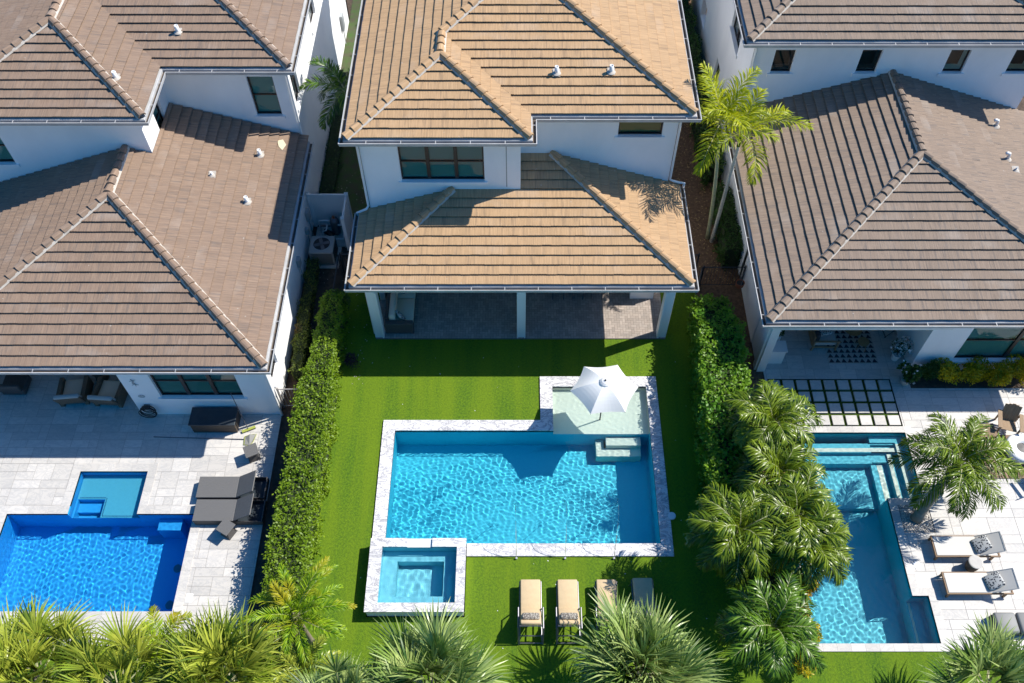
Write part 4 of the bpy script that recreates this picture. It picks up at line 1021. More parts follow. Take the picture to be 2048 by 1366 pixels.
def fan_palm(name, base, h, nf, bl, m, label, seed, nb=24, pet=0.75, cat='fan palm', spread=2.5, group=None, el=(1.5, -0.1)):
    t = wempty(name, tuple(base), label, cat, group); rg = np.random.default_rng(seed)
    b = MB(); b.tube([base, (base[0] + 0.04, base[1], h * 0.5), (base[0], base[1], h)], [0.17, 0.14, 0.12], 12); b.build('trunk', MT['trunk'], t, True)
    fo, st = Fol(), Fol(); c = np.array([base[0], base[1], h])
    for k in range(nf):
        s = (k + 0.5) / nf; e = el[0] + (el[1] - el[0]) * s + rg.normal(0, 0.22); az = k * 2.39996 + rg.normal(0, 0.3); c = np.array([base[0], base[1], h]) + np.array([math.cos(az) * 0.28, math.sin(az) * 0.28, 0]) * rg.uniform(0, 1.6)
        d = np.array([math.cos(e) * math.cos(az), math.cos(e) * math.sin(az), math.sin(e)]); sd = unit(np.cross(d, (0, 0, 1.0))) if abs(d[2]) < 0.98 else np.array([1.0, 0, 0])
        L = pet * rg.uniform(0.45, 1.35); hub = c + d * L + np.array([0, 0, -0.06 * L]); st.strip([c, c + d * L * 0.5, hub], [0.02, 0.016, 0.012], [sd] * 3, 0.6)
        rl = rg.normal(0, 0.5); up0 = unit(np.cross(sd, d)); sd, upv = unit(sd * math.cos(rl) + up0 * math.sin(rl)), unit(up0 * math.cos(rl) - sd * math.sin(rl)); bl_ = bl * rg.uniform(0.8, 1.15); tint0 = 0.62 - 0.25 * s + rg.normal(0, 0.1); fold = rg.uniform(0.1, 0.7)
        for j in range(nb):
            a = (j / (nb - 1) - 0.5) * spread + rg.normal(0, 0.015); q = unit(d * math.cos(a) + sd * math.sin(a) + upv * (0.12 - fold * abs(math.sin(a)) * -0.6))
            Lb = bl_ * (1 - 0.22 * abs(a) / (spread / 2)) * rg.uniform(0.88, 1.08); dr = rg.uniform(0.0, 0.42) + 0.1 * (1 - s)
            q2 = unit(q + np.array([0, 0, -dr])); q3 = unit(q2 + np.array([0, 0, -dr * rg.uniform(0.5, 2.2)])); wd = unit(np.cross(q, upv) + upv * rg.normal(0, 0.45))
            p1 = hub + q * Lb * 0.42; p2 = p1 + q2 * Lb * 0.33; p3 = p2 + q3 * Lb * 0.27
            fo.strip([hub, p1, p2, p3], [0.008, 0.030, 0.020, 0.002], [wd] * 4, float(np.clip(tint0 + rg.normal(0, 0.27), 0, 1)))
    fo.build('crown', m, t); st.build('leaf_stalks', MT['trunk_g'], t); return t

# ------------------------------------------------------------------ hedges and shrubs
hedge('hedge', [(-7.12, 9.3, 0.60, 1.6), (-7.12, 11.4, 0.60, 1.72), (-7.05, 13.4, 0.57, 1.64), (-7.02, 15.5, 0.60, 1.74), (-7.0, 17.3, 0.56, 1.66)], MT['lf_hedge'], 'long clipped bright green hedge between the left patio and the middle lawn', 'hedge', 560, 0.085, 3, 0.16)
hedge('hedge', [(-6.95, 17.35, 0.42, 1.7), (-6.85, 20.6, 0.38, 1.7)], MT['lf_hedge'], 'narrower taller end of the green hedge near the black side fence', 'hedge', 620, 0.08, 5)
hedge('hedge', [(-8.0, 17.9, 0.22, 0.75), (-8.05, 19.9, 0.22, 0.75)], MT['lf_brown'], 'short yellowish clipped hedge against the left house wall', 'hedge', 800, 0.06, 7)
hedge('hedge', [(-8.1, 20.1, 0.22, 0.6), (-8.1, 23.2, 0.2, 0.6)], MT['lf_brown'], 'low brownish hedge against the left house wall below the air conditioner', 'hedge', 600, 0.055, 8)
hedge('hedge', [(-8.1, 26.3, 0.35, 0.25), (-8.1, 32, 0.35, 0.3)], MT['lf_dark'], 'low dark ground shrubs along the left house behind the vinyl screen', 'shrub row', 300, 0.06, 9)
hedge('hedge', [(6.85, 12.6, 0.66, 2.1), (7.0, 16.0, 0.78, 2.2), (7.2, 18.6, 0.80, 2.1), (7.1, 20.5, 0.62, 1.7)], MT['lf_broad'], 'bushy broad-leaved green hedge beside the right house column', 'hedge', 430, 0.12, 11, 0.2, rnd_top=0.7)
hedge('hedge', [(8.0, 8.0, 0.75, 1.0), (7.9, 12.8, 0.8, 1.1)], MT['lf_dark'], 'dark undergrowth below the palms left of the long teal pool', 'shrub row', 300, 0.10, 13, 0.22)
hedge('hedge', [(8.42, 23.2, 0.36, 1.35), (8.42, 26.6, 0.28, 1.3)], MT['lf_dark'], 'dark green shrub row against the right house wall behind the black gate', 'hedge', 500, 0.09, 15, 0.14)
hedge('hedge', [(8.2, 28.0, 0.35, 1.5), (7.9, 45.0, 0.4, 1.6)], MT['lf_dark'], 'tall dark hedge between the middle roof and the right house', 'hedge', 330, 0.09, 17, 0.14)
hedge('hedge', [(-6.6, 33.0, 0.4, 1.2), (-6.3, 46.0, 0.5, 1.4)], MT['lf_dark'], 'dark green hedge in the gap left of the middle house roof', 'hedge', 330, 0.09, 18, 0.14)
bush('shrub', 7.0, 20.35, 0.5, 1.4, MT['lf_broad'], 'rounded dark green shrub at the black side gate', 'shrub', 22, 0.12, 1500)
bush('shrub', -6.75, 20.9, 0.5, 1.5, MT['lf_dark'], 'blue green shrub at the far end of the clipped hedge', 'shrub', 23, 0.09, 1600)
bush('shrub', -6.2, 18.6, 0.42, 0.4, plain('purple_leaves', (0.03, 0.012, 0.02), 0.6, tint=0.4), 'small dark purple ground shrub beside the left hedge', 'shrub', 24, 0.06, 500)
px_ = [(14.95, 'lf_dark', 0.38, 'dark thin shrub at the left end of the bed under the patio window'), (15.65, 'lf_gold', 0.62, 'yellow leaved shrub, leftmost yellow one in the bed under the patio window'),
       (16.5, 'lf_gold', 0.62, 'yellow green shrub, second yellow one in the bed under the patio window'), (17.35, 'lf_gold', 0.62, 'yellow and orange shrub, third yellow one in the bed under the patio window'),
       (18.2, 'lf_gold', 0.62, 'yellow leaved shrub at the right border in the bed under the patio window')]
for k, (x, m_, r_, lb) in enumerate(px_):
    bush('garden_shrub', x, 17.95, r_, 0.85, MT[m_], lb, 'shrub', 30 + k, 0.09, 1800, group='shrubs in the bed under the patio window')
cro = [((1570, 1105), 'lf_gold', 0.45, 2.9, 'yellow croton bush among the palm crowns'), ((1612, 1178), 'lf_croton', 0.38, 1.2, 'orange croton bush at the pool coping'), ((1560, 925), 'lf_croton', 0.36, 2.6, 'orange brown croton between the upper palms'),
       ((1600, 1225), 'lf_croton', 0.30, 0.9, 'golden croton low beside the pool coping'), ((1622, 1262), 'lf_gold', 0.40, 0.8, 'yellow green feathery bush beside the pool corner'), ((1600, 1320), 'lf_gold', 0.45, 1.0, 'lime bush at the edge of the front lawn'), ((1500, 1130), 'lf_dark', 0.6, 1.3, 'blue green bush shaded under the middle palms')]
for k, (q, m_, r_, h_, lb) in enumerate(cro):
    p = P(*q, h_ * 0.7); bush('croton_bush', p.x, p.y, r_, h_, MT[m_], lb, 'shrub', 50 + k, 0.17 if 'croton' in m_ else 0.14, 700, group='colourful bushes under the palms beside the teal pool', asp=0.35)

# ------------------------------------------------------------------ palms
FG = 'short feather palms in a clump beside the teal pool'
clump = [((1545, 842), 2.9, 1.8, 'short feather palm at the top of the clump beside the paver grid'), ((1560, 945), 2.7, 1.8, 'short feather palm second from the top of the clump, over the pool corner'),
         ((1592, 1030), 3.0, 1.75, 'short feather palm arching over the middle of the teal pool'), ((1478, 1062), 2.9, 1.9, 'leftmost feather palm of the clump, arching over the shaded lawn'),
         ((1618, 1085), 2.9, 1.7, 'feather palm whose long fronds droop into the teal pool'), ((1545, 1255), 2.6, 1.9, 'dark green feather palm, lowest of the clump')]
for k, (q, h, fl, lb) in enumerate(clump):
    tp = P(*q, h); feather_palm('feather_palm', (tp.x + 0.15, tp.y + 0.1, 0), tp, 25, fl * 0.92, MT['lf_deep'] if k == 5 else MT['lf_palm'], MT['trunk'], lb, seed=60 + k, group=FG, el=(1.4, -0.3), droop=(1.2, 2.2), nl=48, ll=0.62, lw=0.0175, az0=k, v_ang=0.2, droopl=0.6)
tp = Vector((13.95, 13.35, 2.35))
feather_palm('feather_palm', (13.19, 12.43, 0), tp, 24, 2.15, MT['lf_palm'], plain('smooth_grey_trunk', (0.36, 0.31, 0.25), 0.8, (0.22, 0.18, 0.14), 3.0, stretch=(1, 1, 5)), 'leaning stout palm in the pebble square on the right patio', seed=75, tr=(0.17, 0.11), el=(1.35, -0.2), droop=(1.2, 1.9), nl=48, ll=0.62, lw=0.018, curve=0.0, v_ang=0.2, droopl=0.6)
tp = BY(1438, 268, 24.8)
feather_palm('tall_palm', (7.77, 24.85, 0), tp, 9, 2.3, MT['lf_lime'], MT['trunk_g'], 'tall lime green palm with a pale green trunk between two houses, left of the pair', seed=80, tr=(0.085, 0.06), el=(1.45, 0.1), droop=(0.7, 1.35), nl=40, ll=0.62, lw=0.021, group='pair of tall slender palms between the houses', shaft=0.5, curve=0.12)
tp = BY(1478, 288, 24.8)
feather_palm('tall_palm', (7.92, 24.65, 0), tp, 9, 2.5, MT['lf_lime'], plain('white_ringed_trunk', (0.70, 0.67, 0.58), 0.8, (0.34, 0.31, 0.24), 5.0, stretch=(0.6, 0.6, 8)), 'tall lime green palm with a whitish ringed trunk, right of the pair', seed=82, tr=(0.08, 0.06), el=(1.4, 0.0), droop=(0.7, 1.4), nl=40, ll=0.62, lw=0.021, group='pair of tall slender palms between the houses', shaft=0.5, curve=0.12, az0=1.0)
feather_palm('tall_palm', (-6.7, 28.3, 0), (-6.75, 28.2, 4.5), 10, 1.9, MT['lf_deep'], MT['trunk_g'], 'dark green palm in the gap left of the middle house', seed=84, tr=(0.08, 0.06), el=(1.1, -0.2), droop=(0.9, 1.5), nl=40, ll=0.55, lw=0.024, shaft=0.4)
for k, (x, y) in enumerate(((7.6, 37.5), (7.9, 38.6), (7.4, 40.0))):
    feather_palm('tall_palm', (x, y, 0), (x - 0.15 + 0.1 * k, y + 0.3, 4.6 + 0.4 * k), 9, 1.9, MT['lf_bright'], MT['trunk_g'], ['slim pale trunked palm at the far end of the side gap, nearest of three', 'slim pale trunked palm at the far end of the side gap, second of three', 'slim pale trunked palm at the far end of the side gap, farthest of three'][k], seed=86 + k, tr=(0.07, 0.05), nl=26, ll=0.5, lw=0.025, group='slim palms at the far end of the side gap')
tp = P(592, 1232, 2.4)
feather_palm('bottlebrush_palm', (tp.x, tp.y, 0), tp, 18, 1.85, MT['lf_bright'], MT['trunk'], 'bright green palm with plume-like fronds at the front end of the left hedge', seed=90, el=(1.2, 0.0), droop=(1.0, 1.5), nl=60, ll=0.30, lw=0.016, v_ang=0.7)
tp = P(600, 1345, 2.0)
feather_palm('bottlebrush_palm', (tp.x, tp.y, 0), tp, 13, 1.5, MT['lf_silver_y'], MT['trunk'], 'yellowing plume palm at the bottom edge left of the lawn', seed=91, el=(1.0, 0.0), droop=(1.0, 1.5), nl=56, ll=0.28, lw=0.016, v_ang=0.7)
tp = P(325, 1290, 1.9)
feather_palm('bottlebrush_palm', (tp.x, tp.y, 0), tp, 13, 1.25, MT['lf_bright'], MT['trunk'], 'small yellow green palm between two fan palms at the left patio edge', seed=92, el=(1.3, 0.0), droop=(1.0, 1.6), nl=34, ll=0.34, lw=0.017)
fans = [((60, 1360), 40, 1.35, 'lf_silver_y', 'fan palm in the bottom left corner'), ((225, 1385), 30, 1.25, 'lf_silver_y', 'fan palm second from the left along the bottom edge'), ((440, 1375), 44, 1.4, 'lf_silver_y', 'large fan palm below the left patio, right of the small yellow palm'),
        ((860, 1385), 44, 1.35, 'lf_silver', 'large silvery fan palm in front of the raised spa'), ((1285, 1352), 50, 1.45, 'lf_silver', 'large fan palm in front of the beige loungers'),
        ((1990, 1385), 28, 1.3, 'lf_silver', 'fan palm in the bottom right corner'), ((690, 1425), 22, 1.1, 'lf_silver', 'low fan palm at the bottom edge between the plume palm and the spa palm')]
for k, (q, nf, bl, m_, lb) in enumerate(fans):
    h = 2.2; p = P(q[0], q[1] - 14, h + 0.45); fan_palm('fan_palm', (p.x, p.y, 0), h, nf, bl, MT[m_], lb, 100 + k, group='fan palms along the bottom edge', nb=26)

# ------------------------------------------------------------------ small parts of the setting
rg = np.random.default_rng(5)
b = MB(); rnd = random.Random(9)
for k in range(950):
    x = rnd.uniform(12.74, 13.69); y = rnd.uniform(11.99, 12.96)
    s1, s2, hh, a = rnd.uniform(0.020, 0.038), rnd.uniform(0.016, 0.028), rnd.uniform(0.012, 0.022), rnd.uniform(0, 3.14)
    ca, sa = math.cos(a), math.sin(a); z_ = rnd.uniform(0.0, 0.012); vs = []
    for f_, zz in ((1.0, 0.0), (0.75, 0.8), (0.3, 1.0)):
        for j in range(6):
            t = j * 1.0472; X = s1 * f_ * math.cos(t); Y = s2 * f_ * math.sin(t); vs.append((x + X * ca - Y * sa, y + X * sa + Y * ca, z_ + hh * zz))
    fs = [(i * 6 + j, i * 6 + (j + 1) % 6, (i + 1) * 6 + (j + 1) % 6, (i + 1) * 6 + j) for i in range(2) for j in range(6)] + [(12, 13, 14, 15, 16, 17)]
    b.add(vs, fs, rnd.random())
tag(sheet('pebble_bed', [(12.70, 13.72, 11.95, 13.0)], [], 0.0, MT['joint']), kind='structure')
tag(b.build('pebbles', MT['pebble']), 'square of grey and white river pebbles around the leaning palm', 'pebbles', kind='stuff')
def litter(name, rects, n, m, seed, size, label):
    rg = np.random.default_rng(seed); A = np.array([(r[1] - r[0]) * (r[3] - r[2]) for r in rects]); w = rg.choice(len(rects), n, p=A / A.sum()); rr = np.array(rects)[w]
    C = np.stack([rg.uniform(rr[:, 0], rr[:, 1]), rg.uniform(rr[:, 2], rr[:, 3]), np.full(n, 0.018)], 1)
    o = leaves(name, C, size, m, None, seed, 3.0, 0.6); tag(o, label, 'leaf litter', kind='stuff')
litter('leaf_litter', [(6.3, 8.6, 22.3, 45), (7.6, 8.8, 13, 17)], 2600, plain('dry_leaf', (0.38, 0.24, 0.10), 0.8, tint=0.4), 3, 0.075, 'dry tan leaves scattered over the mulch right of the middle house')
litter('leaf_litter', [(-8.2, -5.6, 17.6, 30)], 260, plain('pale_leaf', (0.5, 0.46, 0.38), 0.8, tint=0.3), 4, 0.05, 'pale dry leaves scattered on the dark soil of the left gap')
litter('fallen_petals', [(-5.8, 6.0, 7.5, 11.0), (-5.8, 0.7, 16.3, 19.0), (5.2, 6.2, 11, 19)], 40, MT['petal'], 6, 0.04, 'tiny white petals scattered on the middle lawn')

# ------------------------------------------------------------------ middle yard furniture
def cushion_box(name, m, parent, *a, r=0.03): return MB().rbox(*a, r).build(name, m, parent, True)
def make_lounger(label):
    t = empty('sun_lounger', (0, 0, 0), label, 'sun lounger', 'beige cushioned loungers in a row below the pool')
    for sx in (-1, 1):
        b = MB(); b.tube([(sx * 0.33, 0.95, 0.30), (sx * 0.33, -0.75, 0.30)], 0.022, 8); b.build('side_rail', MT['alu'], t)
    b = MB(); b.tube([(-0.33, 0.95, 0.30), (0.33, 0.95, 0.30)], 0.02, 8); b.tube([(-0.33, -0.75, 0.30), (0.33, -0.75, 0.30)], 0.02, 8); b.tube([(-0.37, -0.9, 0.07), (0.37, -0.9, 0.07)], 0.02, 8); b.build('cross_bar', MT['alu'], t)
    for sx in (-1, 1):
        for y in (0.85, -0.62):
            b = MB(); b.tube([(sx * 0.33, y, 0.30), (sx * 0.35, y - (0.28 if y < 0 else -0.03), 0.0)], 0.02, 8); b.build('leg', MT['alu'], t)
        b = MB(); b.tube([(sx * 0.38, 0.10, 0.30), (sx * 0.38, 0.02, 0.60), (sx * 0.38, -0.62, 0.64), (sx * 0.37, -0.92, 0.02)], 0.024, 8); b.build('armrest', MT['alu'], t)
    cushion_box('seat_cushion', MT['cushion'], t, -0.31, 0.31, 0.02, 0.98, 0.33, 0.43)
    M = Matrix.Translation((0, 0.02, 0.33)) @ Matrix.Rotation(R(-42), 4, 'X')
    MB().rbox(-0.31, 0.31, -0.86, 0.0, 0.0, 0.10, 0.03, M).build('back_cushion', MT['cushion'], t, True)
    M2 = M @ Matrix.Translation((0, -0.60, 0.15))
    MB().rbox(-0.27, 0.27, -0.14, 0.14, -0.07, 0.06, 0.055, M2, 3).build('pillow', MT['spots'], t, True)
    b = MB(); b.box(-0.34, 0.34, -0.90, -0.86, -0.02, 0.0, M=M); b.box(-0.34, -0.32, -0.9, 0, -0.03, -0.005, M=M); b.box(0.32, 0.34, -0.9, 0, -0.03, -0.005, M=M); b.build('back_frame', MT['alu'], t)
    return t
lt = make_lounger('beige cushioned lounger, leftmost of the four on the lawn'); lt.location = (0.38, 9.24, 0)
for x, lb in ((1.54, 'beige cushioned lounger, second from the left on the lawn'), (2.76, 'beige cushioned lounger partly behind the fan palm, third from the left'), (3.90, 'lounger in palm shade, rightmost of the four on the lawn')):
    c = copy_tree(lt); c.location = (x, 9.24 + (0.05 if x > 3 else 0), 0); c['label'] = lb

# umbrella
t = wempty('patio_umbrella', (2.925, 16.36, -0.28), 'open white six-sided umbrella standing on the shallow pool shelf', 'umbrella')
c0 = Vector((2.925, 16.36, 0)); rz, az_ = 1.86, 2.36; verts = [Vector((c0.x + 1.17 * math.cos(R(4 + 60 * k)), c0.y + 1.10 * math.sin(R(4 + 60 * k)), rz)) for k in range(6)]
b = MB(); apex = Vector((c0.x, c0.y, az_)); nsub = 8
for k in range(6):
    A, B_ = verts[k], verts[(k + 1) % 6]; rows = []
    for i in range(nsub + 1):
        s = i / nsub; row = []
        for j in range(nsub + 1):
            u = j / nsub; e = A.lerp(B_, u); e = e.lerp(apex, 0.06 * math.sin(math.pi * u)); p = apex.lerp(e, 0.10 + 0.90 * s); p.z -= 0.05 * math.sin(math.pi * u) * s; p.z += 0.085 * math.sin(math.pi * s); row.append(p)
        rows.append(row)
    vs = [p for r_ in rows for p in r_]; n_ = nsub + 1
    b.add(vs, [(i * n_ + j, (i + 1) * n_ + j, (i + 1) * n_ + j + 1, i * n_ + j + 1) for i in range(nsub) for j in range(nsub)])
b.build('canopy', MT['canvas'], t)
b = MB(); b.lathe(c0.x, c0.y, [(0.19, az_ - 0.03), (0.12, az_ + 0.02), (0.03, az_ + 0.04)], 12, cap=False); b.build('vent_cap', MT['canvas'], t)
b = MB(); b.lathe(c0.x, c0.y, [(0.035, az_ + 0.03), (0.035, az_ + 0.07), (0.015, az_ + 0.09)], 12); b.build('finial', MT['rib'], t)
for k in range(6):
    b = MB(); b.tube([apex - Vector((0, 0, 0.06)), verts[k].lerp(apex, 0.5) + Vector((0, 0, 0.015)), verts[k] - Vector((0, 0, 0.02))], 0.011, 6); b.build('rib', MT['rib'], t)
b = MB(); b.tube([(c0.x, c0.y, -0.28), (c0.x, c0.y, az_)], 0.026, 12); o = b.build('pole', MT['rib'], t, True); o.cycles.is_caustics_receiver = True
b = MB(); b.tube([(c0.x, c0.y - 0.02, 1.0), (c0.x, c0.y - 0.09, 1.0), (c0.x, c0.y - 0.09, 0.93)], 0.012, 6); b.build('crank', MT['rib'], t)
# water jets from the front coping
for k, (x, x2) in enumerate(((-0.06, -0.11), (1.51, 1.57), (3.09, 3.28))):
    pts = []
    for i in range(25):
        s = i / 24; pts.append((x + (x2 - x) * s, 11.08 + 1.9 * s, 0.05 + 4 * 1.35 * s * (1 - s) - 0.08 * s))
    b = MB(); b.tube(pts, 0.009, 6)
    for i in range(30):
        a = random.Random(k * 50 + i); rr = a.uniform(0, 0.22); th = a.uniform(0, 6.28); b.box(x2 + rr * math.cos(th), x2 + rr * math.cos(th) + 0.012, 12.98 + rr * math.sin(th), 12.98 + rr * math.sin(th) + 0.012, 0.0, a.uniform(0.02, 0.07))
    tag(b.build('water_jet', MT['drop'], None, True), ['arching water jet, leftmost of the three in the middle pool', 'arching water jet, centre of the three in the middle pool', 'arching water jet, rightmost of the three in the middle pool'][k], 'water jet', 'water jets arching into the middle pool')
    b = MB(); b.lathe(x, 11.06, [(0.035, 0.0), (0.035, 0.07), (0.02, 0.075)], 12); tag(b.build('jet_nozzle', MT['grey']), ['small nozzle at the foot of the leftmost water jet', 'small nozzle at the foot of the centre water jet', 'small nozzle at the foot of the rightmost water jet'][k], 'nozzle', 'nozzles of the water jets')
b = MB(); b.lathe(5.10, 12.53, [(0.13, 0.02), (0.13, 0.068), (0.11, 0.072)], 28); tag(b.build('round_lid', MT['pvc']), 'round pale skimmer lid at the right coping of the middle pool', 'lid')

# lanai furniture
t = wempty('outdoor_sofa', (-4.5, 21.2, 0), 'beige sofa with dark wicker arm in the left bay of the middle lanai', 'sofa')
b = MB(); b.rbox(-5.0, -3.95, 19.96, 20.16, 0.06, 0.66, 0.02); b.rbox(-5.0, -4.86, 20.161, 22.6, 0.06, 0.78, 0.02); b.rbox(-4.86, -3.98, 20.165, 22.6, 0.08, 0.30, 0.01); b.build('wicker_frame', MT['wicker'], t)
for y0, y1 in ((20.19, 21.35), (21.37, 22.55)):
    cushion_box('seat_cushion', MT['cushion_lt'], t, -4.66, -3.97, y0, y1, 0.30, 0.46, r=0.04); cushion_box('back_cushion', MT['cushion_lt'], t, -4.86, -4.62, y0, y1, 0.44, 0.86, r=0.06)
for (x, y, a, m_) in ((-4.45, 20.42, 35, 'pattern'), (-4.42, 21.75, -20, 'spots')):
    M = Matrix.Translation((x, y, 0.62)) @ Matrix.Rotation(R(a), 4, 'Z') @ Matrix.Rotation(R(62), 4, 'Y')
    tag(MB().rbox(-0.2, 0.2, -0.2, 0.2, -0.06, 0.06, 0.055, M, 3).build('throw_pillow', MT[m_], None, True), 'spotted throw pillow standing in the near corner of the lanai sofa' if m_ == 'pattern' else 'striped throw pillow further back on the lanai sofa', 'pillow', 'pillows on the lanai sofa')
t = wempty('dining_table', (2.4, 22.9, 0), 'dark dining table in the right bay of the middle lanai', 'table')
b = MB(); b.rbox(1.0, 3.6, 22.75, 23.5, 0.70, 0.75, 0.01); b.build('tabletop', MT['wicker'], t)
for x in (1.1, 3.5):
    for y in (22.83, 23.42): b = MB(); b.box(x - 0.03, x + 0.03, y - 0.03, y + 0.03, 0.03, 0.70); b.build('leg', MT['wicker'], t)
def dchair(label):
    t = empty('dining_chair', (0, 0, 0), label, 'chair', 'dark dining chairs in the middle lanai')
    MB().rbox(-0.24, 0.24, -0.22, 0.25, 0.40, 0.47, 0.02).build('seat', MT['wicker_gr'], t)
    MB().rbox(-0.24, 0.24, -0.26, -0.225, 0.42, 0.88, 0.015).build('backrest', MT['wicker_gr'], t)
    for x in (-0.21, 0.21):
        for y in (-0.22, 0.22): MB().box(x - 0.018, x + 0.018, y - 0.018, y + 0.018, 0.03, 0.40).build('leg', MT['alu'], t)
    return t
dc = dchair('grey wicker dining chair, left one of three seen under the lanai beam'); dc.location = (1.55, 21.85, 0)
for x, lb in ((2.3, 'grey wicker dining chair, middle one of three seen under the lanai beam'), (3.05, 'grey wicker dining chair, right one of three seen under the lanai beam')):
    c = copy_tree(dc); c.location = (x, 21.85, 0); c['label'] = lb
t = wempty('grill_cabinet', (4.8, 22.0, 0), 'pale outdoor kitchen cabinet in the far right of the middle lanai', 'cabinet')
MB().rbox(4.34, 5.25, 21.65, 22.5, 0.03, 0.88, 0.01).build('cabinet_body', MT['trim'], t); MB().rbox(4.30, 5.27, 21.61, 22.55, 0.883, 0.93, 0.01).build('counter', MT['paver'], t)

# ------------------------------------------------------------------ side yards: equipment and fences
def ac_unit(label, x, y, rz=0):
    t = empty('air_conditioner', (x, y, 0), label, 'air conditioner', rz=rz)
    b = MB(); b.rbox(-0.48, 0.48, -0.45, 0.45, 0.08, 0.86, 0.05); b.build('case', MT['acmetal'], t)
    b = MB()
    for k in range(12):
        z_ = 0.14 + k * 0.055; b.box(-0.42, 0.42, -0.458, -0.452, z_, z_ + 0.022); b.box(0.482, 0.488, -0.4, 0.4, z_, z_ + 0.022)
    b.build('louvres', MT['black'], t)
    b = MB(); b.lathe(0, 0, [(0.36, 0.862), (0.36, 0.885), (0.33, 0.885), (0.33, 0.868)], 32, cap=False); b.build('fan_ring', MT['grey'], t)
    b = MB(); b.lathe(0, 0, [(0.33, 0.866), (0.0, 0.866)], 32, cap=False); b.build('fan_well', MT['black'], t)
    b = MB(); b.lathe(0.0, 0.0, [(0.08, 0.87), (0.07, 0.90)], 16)
    for k in range(4):
        a = k * 1.5708 + 0.3; M = Matrix.Rotation(a, 4, 'Z'); b.box(0.08, 0.30, -0.07, 0.07, 0.872, 0.88, M=M)
    b.build('fan', MT['alu'], t)
    b = MB(); b.box(-0.6, 0.6, -0.55, 0.55, 0.0, 0.07); b.build('pad', MT['concrete'], t); return t
ac_unit('grey air conditioner unit beside the pool pump at the left house wall', -7.78, 23.75)
ac_unit('grey air conditioner partly hidden by palm fronds left of the middle house', -6.4, 30.2)
t = wempty('pool_pump', (-7.6, 24.9, 0), 'pool filter and pump with white pipes inside the vinyl screen', 'pool pump')
b = MB(); b.lathe(-7.45, 25.05, [(0.16, 0.1), (0.19, 0.2), (0.19, 0.75), (0.15, 0.9), (0.06, 0.95)], 20); o = b.build('filter_tank', MT['alu'], t, True); b = MB(); b.lathe(-7.45, 25.05, [(0.05, 0.95), (0.05, 1.05)], 10); b.build('gauge', MT['terracotta'], o)
b = MB(); b.tube([(-7.9, 25.0, 0.25), (-7.55, 24.75, 0.25)], 0.11, 12); b.build('pump', MT['black'], t)
for pts in ([(-8.1, 25.1, 0.1), (-8.1, 25.1, 0.75), (-7.65, 25.1, 0.75)], [(-7.9, 24.65, 0.05), (-7.9, 24.65, 0.6), (-7.75, 24.65, 0.65), (-7.75, 24.95, 0.65)], [(-7.6, 24.5, 0.3), (-7.1, 24.5, 0.3), (-7.1, 24.9, 0.3), (-7.1, 24.9, 0.7), (-7.3, 24.9, 0.7)], [(-7.25, 25.15, 0.6), (-7.05, 25.15, 0.6), (-7.05, 25.15, 0.1)], [(-8.0, 24.45, 0.05), (-8.0, 24.45, 0.5)]):
    b = MB(); b.tube(pts, 0.032, 8); b.build('pipe', MT['pvc'], t, True)
b = MB(); b.box(-8.3, -6.95, 24.35, 25.4, 0.0, 0.05); b.build('pad', MT['concrete'], t)
t = wempty('vinyl_fence', (-6.86, 25.5, 0), 'L-shaped white vinyl screen around the pool pump', 'fence')
b = MB(); b.box(-8.35, -6.93, 25.49, 25.53, 0.1, 1.80); b.build('panel', MT['pvc'], t); b = MB(); b.box(-6.88, -6.84, 24.3, 25.43, 0.1, 1.80); b.build('panel', MT['pvc'], t)
for x0, x1, y0, y1 in ((-8.35, -6.93, 25.475, 25.545), (-6.895, -6.825, 24.27, 25.43)):
    for z_ in (0.05, 1.74): b = MB(); b.box(x0, x1, y0, y1, z_, z_ + 0.09); b.build('rail', MT['pvc'], t)
for x, y in ((-8.38, 25.51), (-6.86, 25.5), (-6.86, 24.2)):
    b = MB(); b.box(x - 0.065, x + 0.065, y - 0.065, y + 0.065, 0, 1.88); b.add([(x - .08, y - .08, 1.881), (x + .08, y - .08, 1.881), (x + .08, y + .08, 1.881), (x - .08, y + .08, 1.881), (x, y, 1.95)], [(0, 1, 4), (1, 2, 4), (2, 3, 4), (3, 0, 4)]); b.build('post', MT['pvc'], t)
def railing(label, p0, p1, h, m, cat='fence', name='rail_fence'):
    t = wempty(name, (p0[0], p0[1], 0), label, cat); p0 = Vector((*p0, 0)); p1 = Vector((*p1, 0)); d = (p1 - p0); L = d.length; d /= L
    for z_ in (0.12, h - 0.03): b = MB(); b.tube([p0 + Vector((0, 0, z_)), p1 + Vector((0, 0, z_))], 0.025 if z_ > 1 else 0.018, 6); b.build('rail', MT[m], t)
    n = int(L / 0.11)
    for k in range(1, n): q = p0 + d * (k * L / n); b = MB(); b.tube([q + Vector((0, 0, 0.1)), q + Vector((0, 0, h - 0.04))], 0.010, 5); b.build('picket', MT[m], t)
    for q in (p0, p1): b = MB(); b.box(q.x - 0.03, q.x + 0.03, q.y - 0.03, q.y + 0.03, 0, h + 0.05); b.build('post', MT[m], t)
    return t
railing('black picket fence panel beside the air conditioner, left of the middle house', (-6.96, 22.8), (-6.96, 20.8), 1.25, 'railblk')
railing('short black fence joining the left fence panel to the middle house', (-6.9, 22.9), (-5.5, 23.0), 1.25, 'railblk')
railing('black metal gate across the mulch path beside the right house', (7.12, 22.28), (8.72, 22.28), 1.22, 'railblk', 'gate', 'metal_gate')
railing('black picket fence from the gate toward the middle lanai', (7.05, 22.2), (6.55, 20.6), 1.22, 'railblk')
railing('black fence between middle house and gate', (5.65, 22.9), (7.0, 22.9), 1.22, 'railblk')
railing('grey rail fence from the left house corner to the hedge', (-8.4, 16.75), (-7.55, 16.75), 1.25, 'rail_lt')
